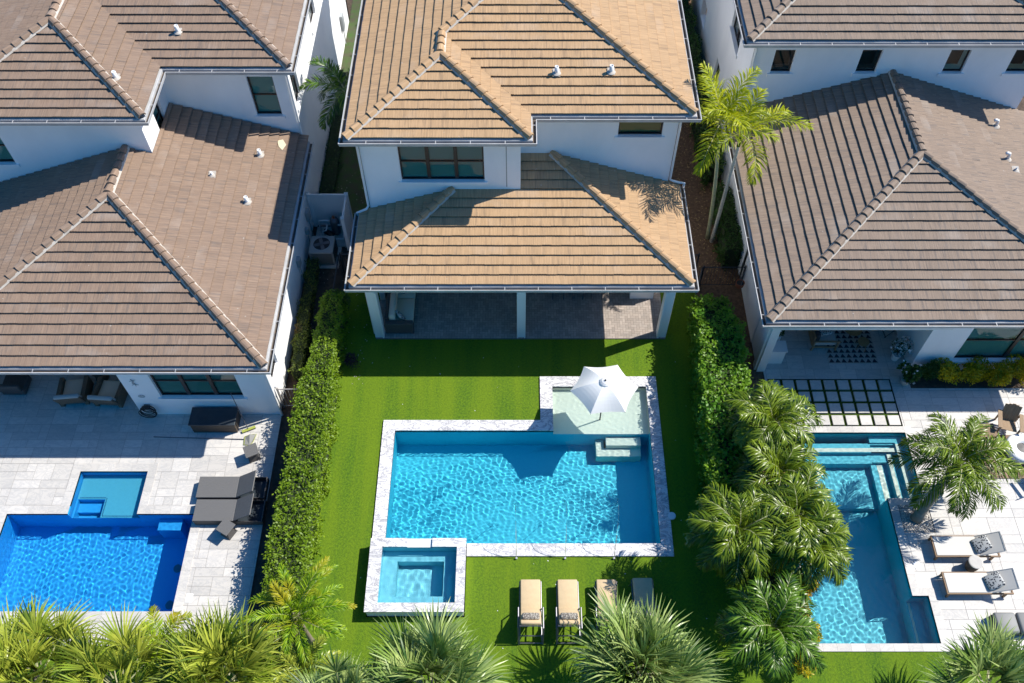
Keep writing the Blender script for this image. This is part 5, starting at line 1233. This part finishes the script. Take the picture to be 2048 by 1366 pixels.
t = wempty('hanging_pot', (8.55, 21.75, 0.6), 'terracotta pot hanging on the wall beside the black gate', 'pot')
b = MB(); b.lathe(8.50, 21.75, [(0.09, 0.62), (0.15, 0.74), (0.17, 0.92), (0.15, 0.92), (0.12, 0.8)], 20); b.build('pot', MT['terracotta'], t, True)
b = MB(); b.lathe(8.50, 21.75, [(0.15, 0.88), (0.0, 0.885)], 20, cap=False); b.build('potting_soil', MT['black'], t)
b = MB(); b.tube([(8.5, 21.9, 0.9), (8.62, 21.9, 1.5), (8.5, 21.6, 0.9)], 0.008, 5); b.build('hanger', MT['rail_lt'], t)
def wbox(name, label, y, z_, dy, dz, m='grey', X=-8.24, dx=0.14, cat='utility box'):
    t = wempty(name, (X, y, z_), label, cat); MB().rbox(X - 0.001, X + dx, y - dy, y + dy, z_ - dz, z_ + dz, 0.012).build('box_body', MT[m], t)
    b = MB(); b.tube([(X + 0.06, y, z_ - dz), (X + 0.06, y, 0.05)], 0.022, 8); b.build('conduit', MT[m], t); b = MB(); b.box(X + dx + 0.001, X + dx + 0.008, y - dy * 0.7, y + dy * 0.7, z_ - dz * 0.7, z_ + dz * 0.7); b.build('cover', MT[m], t)
for o_ in (): pass
wbox('electric_box', 'grey control box on the left house wall beside the pool pump', 24.95, 1.25, 0.16, 0.24, X=-8.489)
wbox('electric_box', 'small grey switch box low on the left house wall behind the air conditioner', 24.35, 0.95, 0.09, 0.16, X=-8.489)
wbox('electric_box', 'blue grey disconnect box on the left house wall near the low hedge', 22.45, 1.30, 0.13, 0.2, X=-8.489)
wbox('electric_box', 'tall grey meter box on the left house wall at the top of the gap', 37.4, 1.3, 0.2, 0.4, X=-8.489)

# ------------------------------------------------------------------ left patio furniture
t = wempty('deck_box', (-10.65, 16.05, 0), 'large dark storage box on the left patio under the window', 'storage box')
b = MB(); b.box(-11.42, -9.88, 15.70, 16.36, 0.03, 0.55); b.build('box_body', MT['brownbox'], t)
b = MB()
for k in range(5): b.box(-11.40, -9.90, 15.693, 15.699, 0.06 + k * 0.10, 0.13 + k * 0.10)
b.build('side_slats', MT['brownbox'], t); MB().rbox(-11.46, -9.84, 15.66, 16.39, 0.553, 0.62, 0.02).build('lid', MT['navy'], t)
def wchaise(label):
    t = empty('wicker_chaise', (0, 0, 0), label, 'sun lounger', 'dark wicker chaises on the left patio')
    b = MB(); b.box(-1.10, 1.16, -0.385, -0.37, 0.03, 0.29); b.box(-1.10, 1.16, 0.37, 0.385, 0.03, 0.29); b.box(-1.10, -1.06, -0.369, 0.369, 0.03, 0.29); b.box(1.12, 1.16, -0.369, 0.369, 0.03, 0.29); b.build('frame', MT['wicker'], t)
    MB().rbox(-1.12, 0.22, -0.385, 0.385, 0.293, 0.335, 0.012).build('seat', MT['wicker_gr'], t)
    M = Matrix.Translation((0.24, 0, 0.31)) @ Matrix.Rotation(R(-36), 4, 'Y'); MB().rbox(0.0, 0.82, -0.385, 0.385, 0.0, 0.035, 0.012, M).build('backrest', MT['wicker_gr'], t)
    b = MB(); b.tube([(0.7, -0.3, 0.28), (0.75, -0.3, 0.66)], 0.012, 6); b.tube([(0.7, 0.3, 0.28), (0.75, 0.3, 0.66)], 0.012, 6); b.build('prop', MT['alu'], t)
    b = MB(); b.box(0.25, 1.118, -0.368, 0.368, 0.05, 0.07); b.build('inner_shade_sheet', MT['navy'], t); return t  # navy sheet paints the shade inside the empty frame
wc = wchaise('dark wicker chaise, farther one of the two at the left hedge'); wc.location = (-9.62, 13.44, 0.02)
c = copy_tree(wc); c.location = (-9.56, 12.60, 0.02); c['label'] = 'dark wicker chaise, nearer one of the two at the left hedge'
def wstool(label, x, y, rz):
    t = empty('side_table', (x, y, 0.02), label, 'side table', 'small wicker side tables by the chaises', rz)
    b = MB(); b.add([(-.2, -.2, 0), (.2, -.2, 0), (.2, .2, 0), (-.2, .2, 0), (-.12, -.12, .22), (.12, -.12, .22), (.12, .12, .22), (-.12, .12, .22), (-.21, -.21, .44), (.21, -.21, .44), (.21, .21, .44), (-.21, .21, .44)],
        [(0, 1, 5, 4), (1, 2, 6, 5), (2, 3, 7, 6), (3, 0, 4, 7), (4, 5, 9, 8), (5, 6, 10, 9), (6, 7, 11, 10), (7, 4, 8, 11), (3, 2, 1, 0)]); b.build('base', MT['wicker'], t)
    MB().rbox(-0.23, 0.23, -0.23, 0.23, 0.441, 0.47, 0.008).build('table_top', MT['wicker_gr'], t)
p = P(500, 925, 0); wstool('waisted wicker side table above the chaises', -9.15, 14.75, R(25)); wstool('waisted wicker side table below the chaises', -9.5, 11.95, R(-30))
def warm(label, x, y, rz):
    t = empty('wicker_armchair', (x, y, 0.02), label, 'armchair', 'brown wicker armchairs in the left lanai', rz)
    b = MB(); b.box(-0.5, -0.36, -0.45, 0.45, 0.0, 0.55); b.box(0.36, 0.5, -0.45, 0.45, 0.0, 0.55); b.box(-0.359, 0.359, -0.45, 0.44, 0.16, 0.26); b.build('wicker_frame', MT['wicker_br'], t)
    M = Matrix.Translation((0, -0.42, 0.2)) @ Matrix.Rotation(R(18), 4, 'X'); MB().rbox(-0.46, 0.46, -0.06, 0.04, 0.0, 0.62, 0.03, M).build('wicker_back', MT['wicker_br'], t)
    MB().rbox(-0.35, 0.35, -0.34, 0.42, 0.262, 0.42, 0.04).build('seat_cushion', MT['cushion_lt'], t, True)
    MB().rbox(-0.44, 0.44, -0.03, 0.13, 0.28, 0.70, 0.05, M).build('back_cushion', MT['cushion_gr'], t, True)
warm('brown wicker armchair, left one of the two in the left lanai', -15.95, 17.25, R(6)); warm('brown wicker armchair, right one of the two in the left lanai', -14.65, 17.2, R(-4))
t = wempty('drum_table', (-15.25, 18.0, 0), 'small brown wicker drum table between the two armchairs', 'side table')
b = MB(); b.lathe(-15.25, 18.0, [(0.24, 0.02), (0.20, 0.25), (0.24, 0.48)], 20); b.build('base', MT['wicker_br'], t, True); b = MB(); b.lathe(-15.25, 18.0, [(0.26, 0.481), (0.26, 0.50)], 24); b.build('table_top', MT['brownbox'], t)
t = wempty('wicker_sofa', (-15.6, 18.8, 0), 'brown wicker sofa deep in the left lanai behind the armchairs', 'sofa')
MB().rbox(-16.6, -14.0, 18.7, 19.35, 0.02, 0.62, 0.03).build('wicker_frame', MT['wicker_br'], t); MB().rbox(-16.45, -14.15, 18.62, 19.1, 0.40, 0.66, 0.05).build('seat_cushion', MT['cushion_gr'], t, True)
t = wempty('lounge_chair', (-18.1, 17.6, 0), 'dark chair corner cut by the left border under the roof', 'chair')
MB().rbox(-18.6, -17.75, 17.2, 17.9, 0.1, 0.42, 0.05).build('seat', MT['wicker'], t, True); MB().rbox(-18.6, -17.75, 17.1, 17.25, 0.42, 0.8, 0.04).build('backrest', MT['wicker'], t, True)
# hose coil and ornament on the wall
t = wempty('garden_hose', (-13.03, 16.30, 0.5), 'black garden hose coiled on the left house wall', 'hose')
for k in range(6):
    b = MB(); r0 = 0.22 + 0.015 * k; ox, oz = 0.02 * math.sin(k * 2.1), -0.03 * k * 0.6
    b.tube([(-13.03 + ox + r0 * math.cos(a * 0.2618), 16.38 - 0.03 * k, 0.52 + oz + r0 * 0.95 * math.sin(a * 0.2618)) for a in range(25)], 0.016, 6, cap=False); b.build('hose_loop', MT['black'], t)
MB().rbox(-13.13, -12.93, 16.36, 16.449, 0.60, 0.72, 0.01).build('hanger', MT['alu'], t)
b = MB(); b.tube([(-13.04, 16.43, 2.35), (-12.99, 16.43, 2.25), (-13.03, 16.43, 2.12), (-12.97, 16.43, 2.02), (-12.99, 16.43, 1.9)], [0.012, 0.03, 0.035, 0.02, 0.006], 8)
for a, c in (((-13.0, 2.26), (-12.88, 2.32)), ((-13.0, 2.26), (-13.12, 2.22)), ((-12.99, 2.06), (-12.87, 2.0)), ((-13.0, 2.06), (-13.10, 1.98))): b.tube([(a[0], 16.43, a[1]), (c[0], 16.43, c[1])], 0.009, 5)
tag(b.build('lizard_ornament', MT['grey']), 'small dark metal lizard ornament on the left house wall', 'ornament')
b = MB(); b.tube([(-12.62 + 0.11 * math.cos(a * 0.5236), 16.43, 1.25 + 0.07 * math.sin(a * 0.5236)) for a in range(13)], 0.01, 5, cap=False); b.tube([(-12.62 - 0.06 + 0.03 * k, 16.43, 1.25 + (0.05 if k % 2 else -0.04)) for k in range(5)], 0.007, 5)
o = b.build('wall_sign', MT['grey']); o.location = (-0.4, 0, 0.02); tag(o, 'small oval metal wall ornament above the coiled hose', 'ornament')
# pole brush and leaf net
t = wempty('pool_brush', (-9.5, 15.83, 0), 'lime pool brush on a pole leaning against the wall window', 'pool brush')
b = MB(); b.tube([(-9.52, 15.80, 0.07), (-9.80, 16.28, 1.75)], 0.014, 8); b.build('pole', MT['alu'], t)
M = Matrix.Translation((-9.5, 15.8, 0.05)) @ Matrix.Rotation(R(25), 4, 'Z'); b = MB(); b.box(-0.24, 0.24, -0.05, 0.05, 0.02, 0.05, M=M); b.build('brush_head', MT['yellow'], t); b = MB(); b.box(-0.23, 0.23, -0.045, 0.045, -0.025, 0.019, M=M); b.build('bristles', MT['black'], t)
t = wempty('pool_net', (-9.4, 15.4, 0), 'lime leaf net with long pole lying on the left patio', 'pool net')
b = MB(); b.tube([(-12.8, 15.52, 0.04), (-11.0, 15.46, 0.045), (-9.62, 15.42, 0.05)], 0.014, 8); b.build('pole', MT['alu'], t)
b = MB(); b.tube([(-9.60, 15.52, .05), (-9.58, 15.2, .05), (-9.38, 15.16, .05), (-9.28, 15.3, .05), (-9.2, 15.62, .06), (-9.42, 15.6, .06), (-9.60, 15.52, .05)], 0.012, 6); b.build('net_rim', MT['yellow'], t)
b = MB(); b.add([(-9.58, 15.5, .045), (-9.56, 15.22, .045), (-9.38, 15.19, .045), (-9.3, 15.31, .045), (-9.22, 15.6, .05), (-9.42, 15.58, .12)], [(0, 1, 2, 5), (2, 3, 4, 5)]); b.build('net_mesh', MT['sling_gr'], t)
b = MB(); b.box(-10.47, -10.25, 9.62, 9.9, 0.0, 0.026); o = b.build('skimmer_cover', MT['trim']); tag(o, 'square cream cover set in the left patio beside the blue pool', 'cover')
b = MB(); b.lathe(12.82, 10.84, [(0.125, 0.0), (0.125, 0.026), (0.105, 0.029)], 28); o = b.build('drain_cover', MT['trim']); tag(o, 'round pale drain cover in the right patio beside the teal pool', 'cover')
b = MB(); b.add([(-8.9, 26.0, 3.93), (-8.7, 26.1, 3.89), (-8.55, 25.85, 3.85), (-8.65, 25.55, 3.86), (-8.8, 25.7, 3.90)], [(0, 1, 2, 3, 4)]); pz = on_w(562, 290, -8.19); o = b.build('palm_sheath', plain('dry_sheath', (0.62, 0.55, 0.38), 0.8)); o.location = (pz[0] + 8.75, pz[1] - 25.85, pz[2] - 3.86 + 0.02); tag(o, 'pale dry palm sheath lying on the left lower roof', 'palm sheath')

# ------------------------------------------------------------------ right patio furniture
def teak_lounger(label):
    t = empty('teak_lounger', (0, 0, 0), label, 'sun lounger', 'teak framed sling loungers on the right patio')
    for sy in (-1, 1): MB().box(-1.0, 1.08, sy * 0.34 - 0.02, sy * 0.34 + 0.02, 0.24, 0.31).build('side_rail', MT['teak'], t)
    MB().box(-1.0, -0.955, -0.319, 0.319, 0.245, 0.315).build('end_rail', MT['teak'], t); MB().box(1.03, 1.075, -0.319, 0.319, 0.245, 0.30).build('end_rail', MT['teak'], t)
    for x in (-0.93, 0.86):
        for sy in (-1, 1): MB().box(x - 0.03, x + 0.03, sy * 0.34 - 0.028, sy * 0.34 + 0.028, 0, 0.239).build('leg', MT['teak'], t)
    MB().box(-0.95, 0.42, -0.318, 0.318, 0.316, 0.330).build('sling_seat', MT['sling'], t)
    M = Matrix.Translation((0.42, 0, 0.32)) @ Matrix.Rotation(R(-30), 4, 'Y'); MB().box(0, 0.74, -0.31, 0.31, 0, 0.012, M=M).build('sling_back', MT['sling'], t)
    b = MB(); b.box(0, 0.76, -0.335, -0.312, -0.01, 0.022, M=M); b.box(0, 0.76, 0.312, 0.335, -0.01, 0.022, M=M); b.box(0.742, 0.765, -0.311, 0.311, -0.01, 0.022, M=M); b.build('back_frame', MT['grey'], t)
    b = MB(); b.tube([(0.62, -0.28, 0.27), (0.85, -0.28, 0.56)], 0.012, 6); b.tube([(0.62, 0.28, 0.27), (0.85, 0.28, 0.56)], 0.012, 6); b.build('prop', MT['teak'], t)
    M2 = M @ Matrix.Translation((0.14, 0.0, 0.10)) @ Matrix.Rotation(R(14), 4, 'Z'); MB().rbox(-0.25, 0.25, -0.24, 0.24, -0.06, 0.06, 0.055, M2, 3).build('pillow', MT['pattern'], t, True)
    return t
tl = teak_lounger('teak sling lounger with leaf print pillow, upper one of two on the right patio'); tl.location = (14.36, 11.36, 0.02)
c = copy_tree(tl); c.location = (14.40, 10.14, 0.02); c['label'] = 'teak sling lounger with leaf print pillow, lower one of two on the right patio'
b = MB(); b.lathe(14.5, 10.76, [(0.17, 0.02), (0.20, 0.2), (0.20, 0.4), (0.17, 0.46), (0.15, 0.465)], 28); t = wempty('side_table', (14.5, 10.76, 0), 'round pale concrete side table between the teak loungers', 'side table'); b.build('base', MT['wicker_br'], t, True)
b = MB(); b.lathe(14.5, 10.76, [(0.22, 0.466), (0.225, 0.50), (0.20, 0.51)], 32); b.build('table_top', MT['concrete'], t)
# adirondack group
g = sheet('wood_deck', [(15.9, 24, 13.9, 15.6)], [], 0.0, MT['joint']); tag(g, kind='structure')
b = MB(); rnd = random.Random(6)
for i in range(14):
    for j in range(6):
        x0 = 15.92 + i * 0.3; y0 = 13.92 + j * 0.28; hz = (i + j) % 2
        for k in range(4):
            if hz: b.box(x0, x0 + 0.29, y0 + k * 0.07, y0 + k * 0.07 + 0.06, -0.01, 0.025, rnd.random())
            else: b.box(x0 + k * 0.074, x0 + k * 0.074 + 0.064, y0, y0 + 0.27, -0.01, 0.025, rnd.random())
tag(b.build('wood_deck', plain('deck_tile_wood', (0.26, 0.17, 0.10), 0.7, (0.18, 0.11, 0.07), 9.0, tint=0.25)), kind='structure')
t = empty('adirondack_chair', (17.15, 15.8, 0.02), 'weathered wooden adirondack chair at the fire bowl on the right patio', 'chair', rz=R(-16))
for k in range(6): MB().box(-0.27, 0.27, -0.22 + k * 0.088, -0.145 + k * 0.088, 0.33 - k * 0.02 + 0.01, 0.352 - k * 0.02 + 0.01, M=Matrix.Identity(4)).build('seat_slat', MT['teak_gr'], t)
M = Matrix.Translation((0, 0.26, 0.24)) @ Matrix.Rotation(R(-24), 4, 'X')
for k in range(5): MB().box(-0.28 + k * 0.113, -0.175 + k * 0.113, 0, 0.022, 0, 0.72 - 0.03 * abs(k - 2), M=M).build('back_slat', MT['teak_gr'], t)
for sx in (-1, 1):
    MB().box(sx * 0.36 - 0.07, sx * 0.36 + 0.07, -0.32, 0.42, 0.55, 0.575).build('armrest', MT['teak_gr'], t)
    MB().box(sx * 0.31 - 0.015, sx * 0.31 + 0.015, -0.28, -0.19, 0, 0.549).build('leg', MT['teak_gr'], t); MB().box(sx * 0.31 - 0.015, sx * 0.31 + 0.015, 0.33, 0.41, 0, 0.549).build('leg', MT['teak_gr'], t)
t = empty('footrest', (16.25, 15.6, 0.02), 'low slatted wooden footrest left of the adirondack chair', 'footrest', rz=R(4))
for k in range(11): MB().box(-0.42, 0.42, -0.25 + k * 0.048, -0.215 + k * 0.048, 0.30, 0.325).build('slat', MT['teak_gr'], t)
for sx in (-1, 1): MB().box(sx * 0.4 - 0.015, sx * 0.4 + 0.015, -0.24, 0.26, 0.16, 0.299).build('side_board', MT['teak_gr'], t)
for sx in (-1, 1):
    for sy in (-1, 1): MB().box(sx * 0.36 - 0.02, sx * 0.36 + 0.02, sy * 0.2 - 0.02, sy * 0.2 + 0.02, 0, 0.16).build('leg', MT['teak_gr'], t)
t = wempty('fire_bowl', (17.35, 14.9, 0), 'white round fire bowl on the right border beside the adirondack chair', 'fire bowl')
b = MB(); b.lathe(17.35, 14.9, [(0.34, 0.02), (0.50, 0.12), (0.56, 0.36), (0.50, 0.43), (0.22, 0.43), (0.20, 0.36)], 40); b.build('bowl', MT['trim'], t, True)
b = MB(); b.lathe(17.35, 14.9, [(0.20, 0.37), (0.0, 0.375)], 28, cap=False); b.build('burner', MT['black'], t)
t = empty('adirondack_chair', (17.6, 13.75, 0.02), 'wooden chair cut by the right border below the fire bowl', 'chair', rz=R(20))
MB().box(-0.3, 0.3, -0.25, 0.3, 0.3, 0.33).build('seat', MT['teak_gr'], t); MB().box(-0.3, 0.3, -0.3, -0.27, 0.3, 0.85).build('backrest', MT['teak_gr'], t)
for sx in (-1, 1): MB().box(sx * 0.33 - 0.06, sx * 0.33 + 0.06, -0.3, 0.3, 0.52, 0.54).build('armrest', MT['teak_gr'], t)
t = wempty('lounge_sofa', (15.4, 8.95, 0), 'low dark grey cushioned daybed at the bottom right behind the fan palm', 'daybed')
for x0 in (14.62, 15.32, 16.02): MB().rbox(x0, x0 + 0.66, 8.55, 9.2, 0.22, 0.40, 0.07).build('cushion', MT['sling_gr'], t, True)
MB().rbox(14.62, 16.68, 8.57, 9.18, 0.03, 0.21, 0.02).build('base', MT['wicker'], t)
# right lanai
rr_ = wempty('patio_rug', (12.4, 19.9, 0), 'black and cream rug with triangles in the right lanai', 'rug')
MB().box(11.5, 13.36, 18.62, 21.3, 0.022, 0.032).build('rug_base', plain('rug_cream', (0.42, 0.40, 0.37), 0.95), rr_)
b = MB()
for i in range(8):
    for j in range(12):
        x0 = 11.53 + i * 0.228 + (0.0 if j % 2 else 0.0); y0 = 18.65 + j * 0.22
        b.add([(x0 + 0.008, y0 + 0.01, 0.0335), (x0 + 0.22, y0 + 0.01, 0.0335), (x0 + 0.114, y0 + 0.185, 0.0335)], [(0, 1, 2)])
b.build('rug_triangles', plain('rug_black', (0.03, 0.032, 0.04), 0.95), rr_)
t = wempty('wood_armchair', (11.45, 19.75, 0), 'wooden framed armchair with dark cushions on the right lanai rug', 'armchair')
for y in (19.22, 20.18):
    for x in (10.98, 11.86): MB().box(x - 0.03, x + 0.03, y - 0.03, y + 0.03, 0.02, 0.56).build('leg', MT['teak_gr'], t)
    MB().box(10.95, 11.93, y - 0.035, y + 0.035, 0.561, 0.60).build('armrest', MT['teak_gr'], t); MB().box(11.02, 11.82, y - 0.02, y + 0.02, 0.2, 0.26).build('side_rail', MT['teak_gr'], t)
MB().box(10.93, 10.98, 19.26, 20.14, 0.25, 0.78).build('back_frame', MT['teak_gr'], t); MB().rbox(11.0, 11.84, 19.27, 20.13, 0.26, 0.42, 0.04).build('seat_cushion', MT['cushion_gr'], t, True); MB().rbox(10.99, 11.16, 19.28, 20.12, 0.42, 0.85, 0.05).build('back_cushion', MT['navy'], t, True)
M = Matrix.Translation((11.45, 19.75, 0.50)) @ Matrix.Rotation(R(15), 4, 'Z'); tag(MB().rbox(-0.24, 0.24, -0.18, 0.18, -0.06, 0.07, 0.055, M, 3).build('throw_pillow', MT['pattern'], None, True), 'black and white pillow on the wooden armchair', 'pillow')
t = wempty('coffee_table', (12.7, 20.1, 0), 'round woven coffee table on the triangle rug', 'coffee table')
b = MB(); b.lathe(12.75, 20.2, [(0.34, 0.04), (0.30, 0.2), (0.36, 0.34), (0.34, 0.36), (0.0, 0.36)], 28, cap=False); b.build('woven_drum', MT['jute'], t, True)
t = wempty('woven_stool', (12.85, 19.35, 0), 'woven rattan stool on the triangle rug', 'stool')
b = MB(); b.lathe(12.85, 19.35, [(0.20, 0.36), (0.21, 0.42), (0.0, 0.43)], 20, cap=False); b.build('seat', MT['jute'], t)
for a in (0.5, 2.1, 3.7, 5.2): b = MB(); b.tube([(12.85 + 0.16 * math.cos(a), 19.35 + 0.16 * math.sin(a), 0.37), (12.85 + 0.24 * math.cos(a), 19.35 + 0.24 * math.sin(a), 0.035)], 0.014, 6); b.build('leg', MT['jute'], t)
t = wempty('console_table', (14.0, 20.0, 0), 'dark legged side table at the right wall of the right lanai', 'table')
MB().box(13.45, 14.3, 19.75, 20.2, 0.72, 0.76).build('tabletop', MT['trim'], t)
for x0, x1 in ((13.5, 13.9), (14.2, 13.85)):
    for y in (19.8, 20.15): b = MB(); b.tube([(x0, y, 0.72), (x1, y, 0.02)], 0.016, 6); b.build('leg', MT['black'], t)
def planter(x, y, r, h, m, label, seed, petals, size=0.10, rr=0.4, hh=0.6, n=500, leafm='lf_dark'):
    t = bush('potted_plant', x, y, rr, hh, MT[leafm], label, 'potted plant', seed, size, n, z0=h, petals=petals)
    b = MB(); b.lathe(x, y, [(r * 0.75, 0.02), (r, h * 0.9), (r, h), (r * 0.85, h), (r * 0.8, h * 0.85), (0, h * 0.85)], 24, cap=False); b.build('pot', MT[m], t, True)
planter(14.0, 18.85, 0.17, 0.34, 'trim', 'round white flowering plant in a white pot in the right lanai', 41, 120, 0.07, 0.40, 0.6)
planter(14.12, 17.78, 0.21, 0.30, 'concrete', 'leafy plant with a few white flowers in a grey pot left of the planting bed', 42, 16, 0.16, 0.42, 0.55, 420)
planter(9.55, 19.3, 0.12, 0.9, 'trim', 'small dark potted plant behind the white counter of the right lanai', 43, 6, 0.10, 0.22, 0.3, 160)
t = wempty('bar_counter', (9.5, 18.85, 0), 'white counter block beside the right lanai column', 'counter')
MB().box(9.22, 9.76, 18.62, 19.05, 0.02, 0.80).build('counter_body', MT['trim'], t); MB().box(9.18, 9.80, 18.58, 19.09, 0.803, 0.84).build('counter_top', MT['trim'], t)
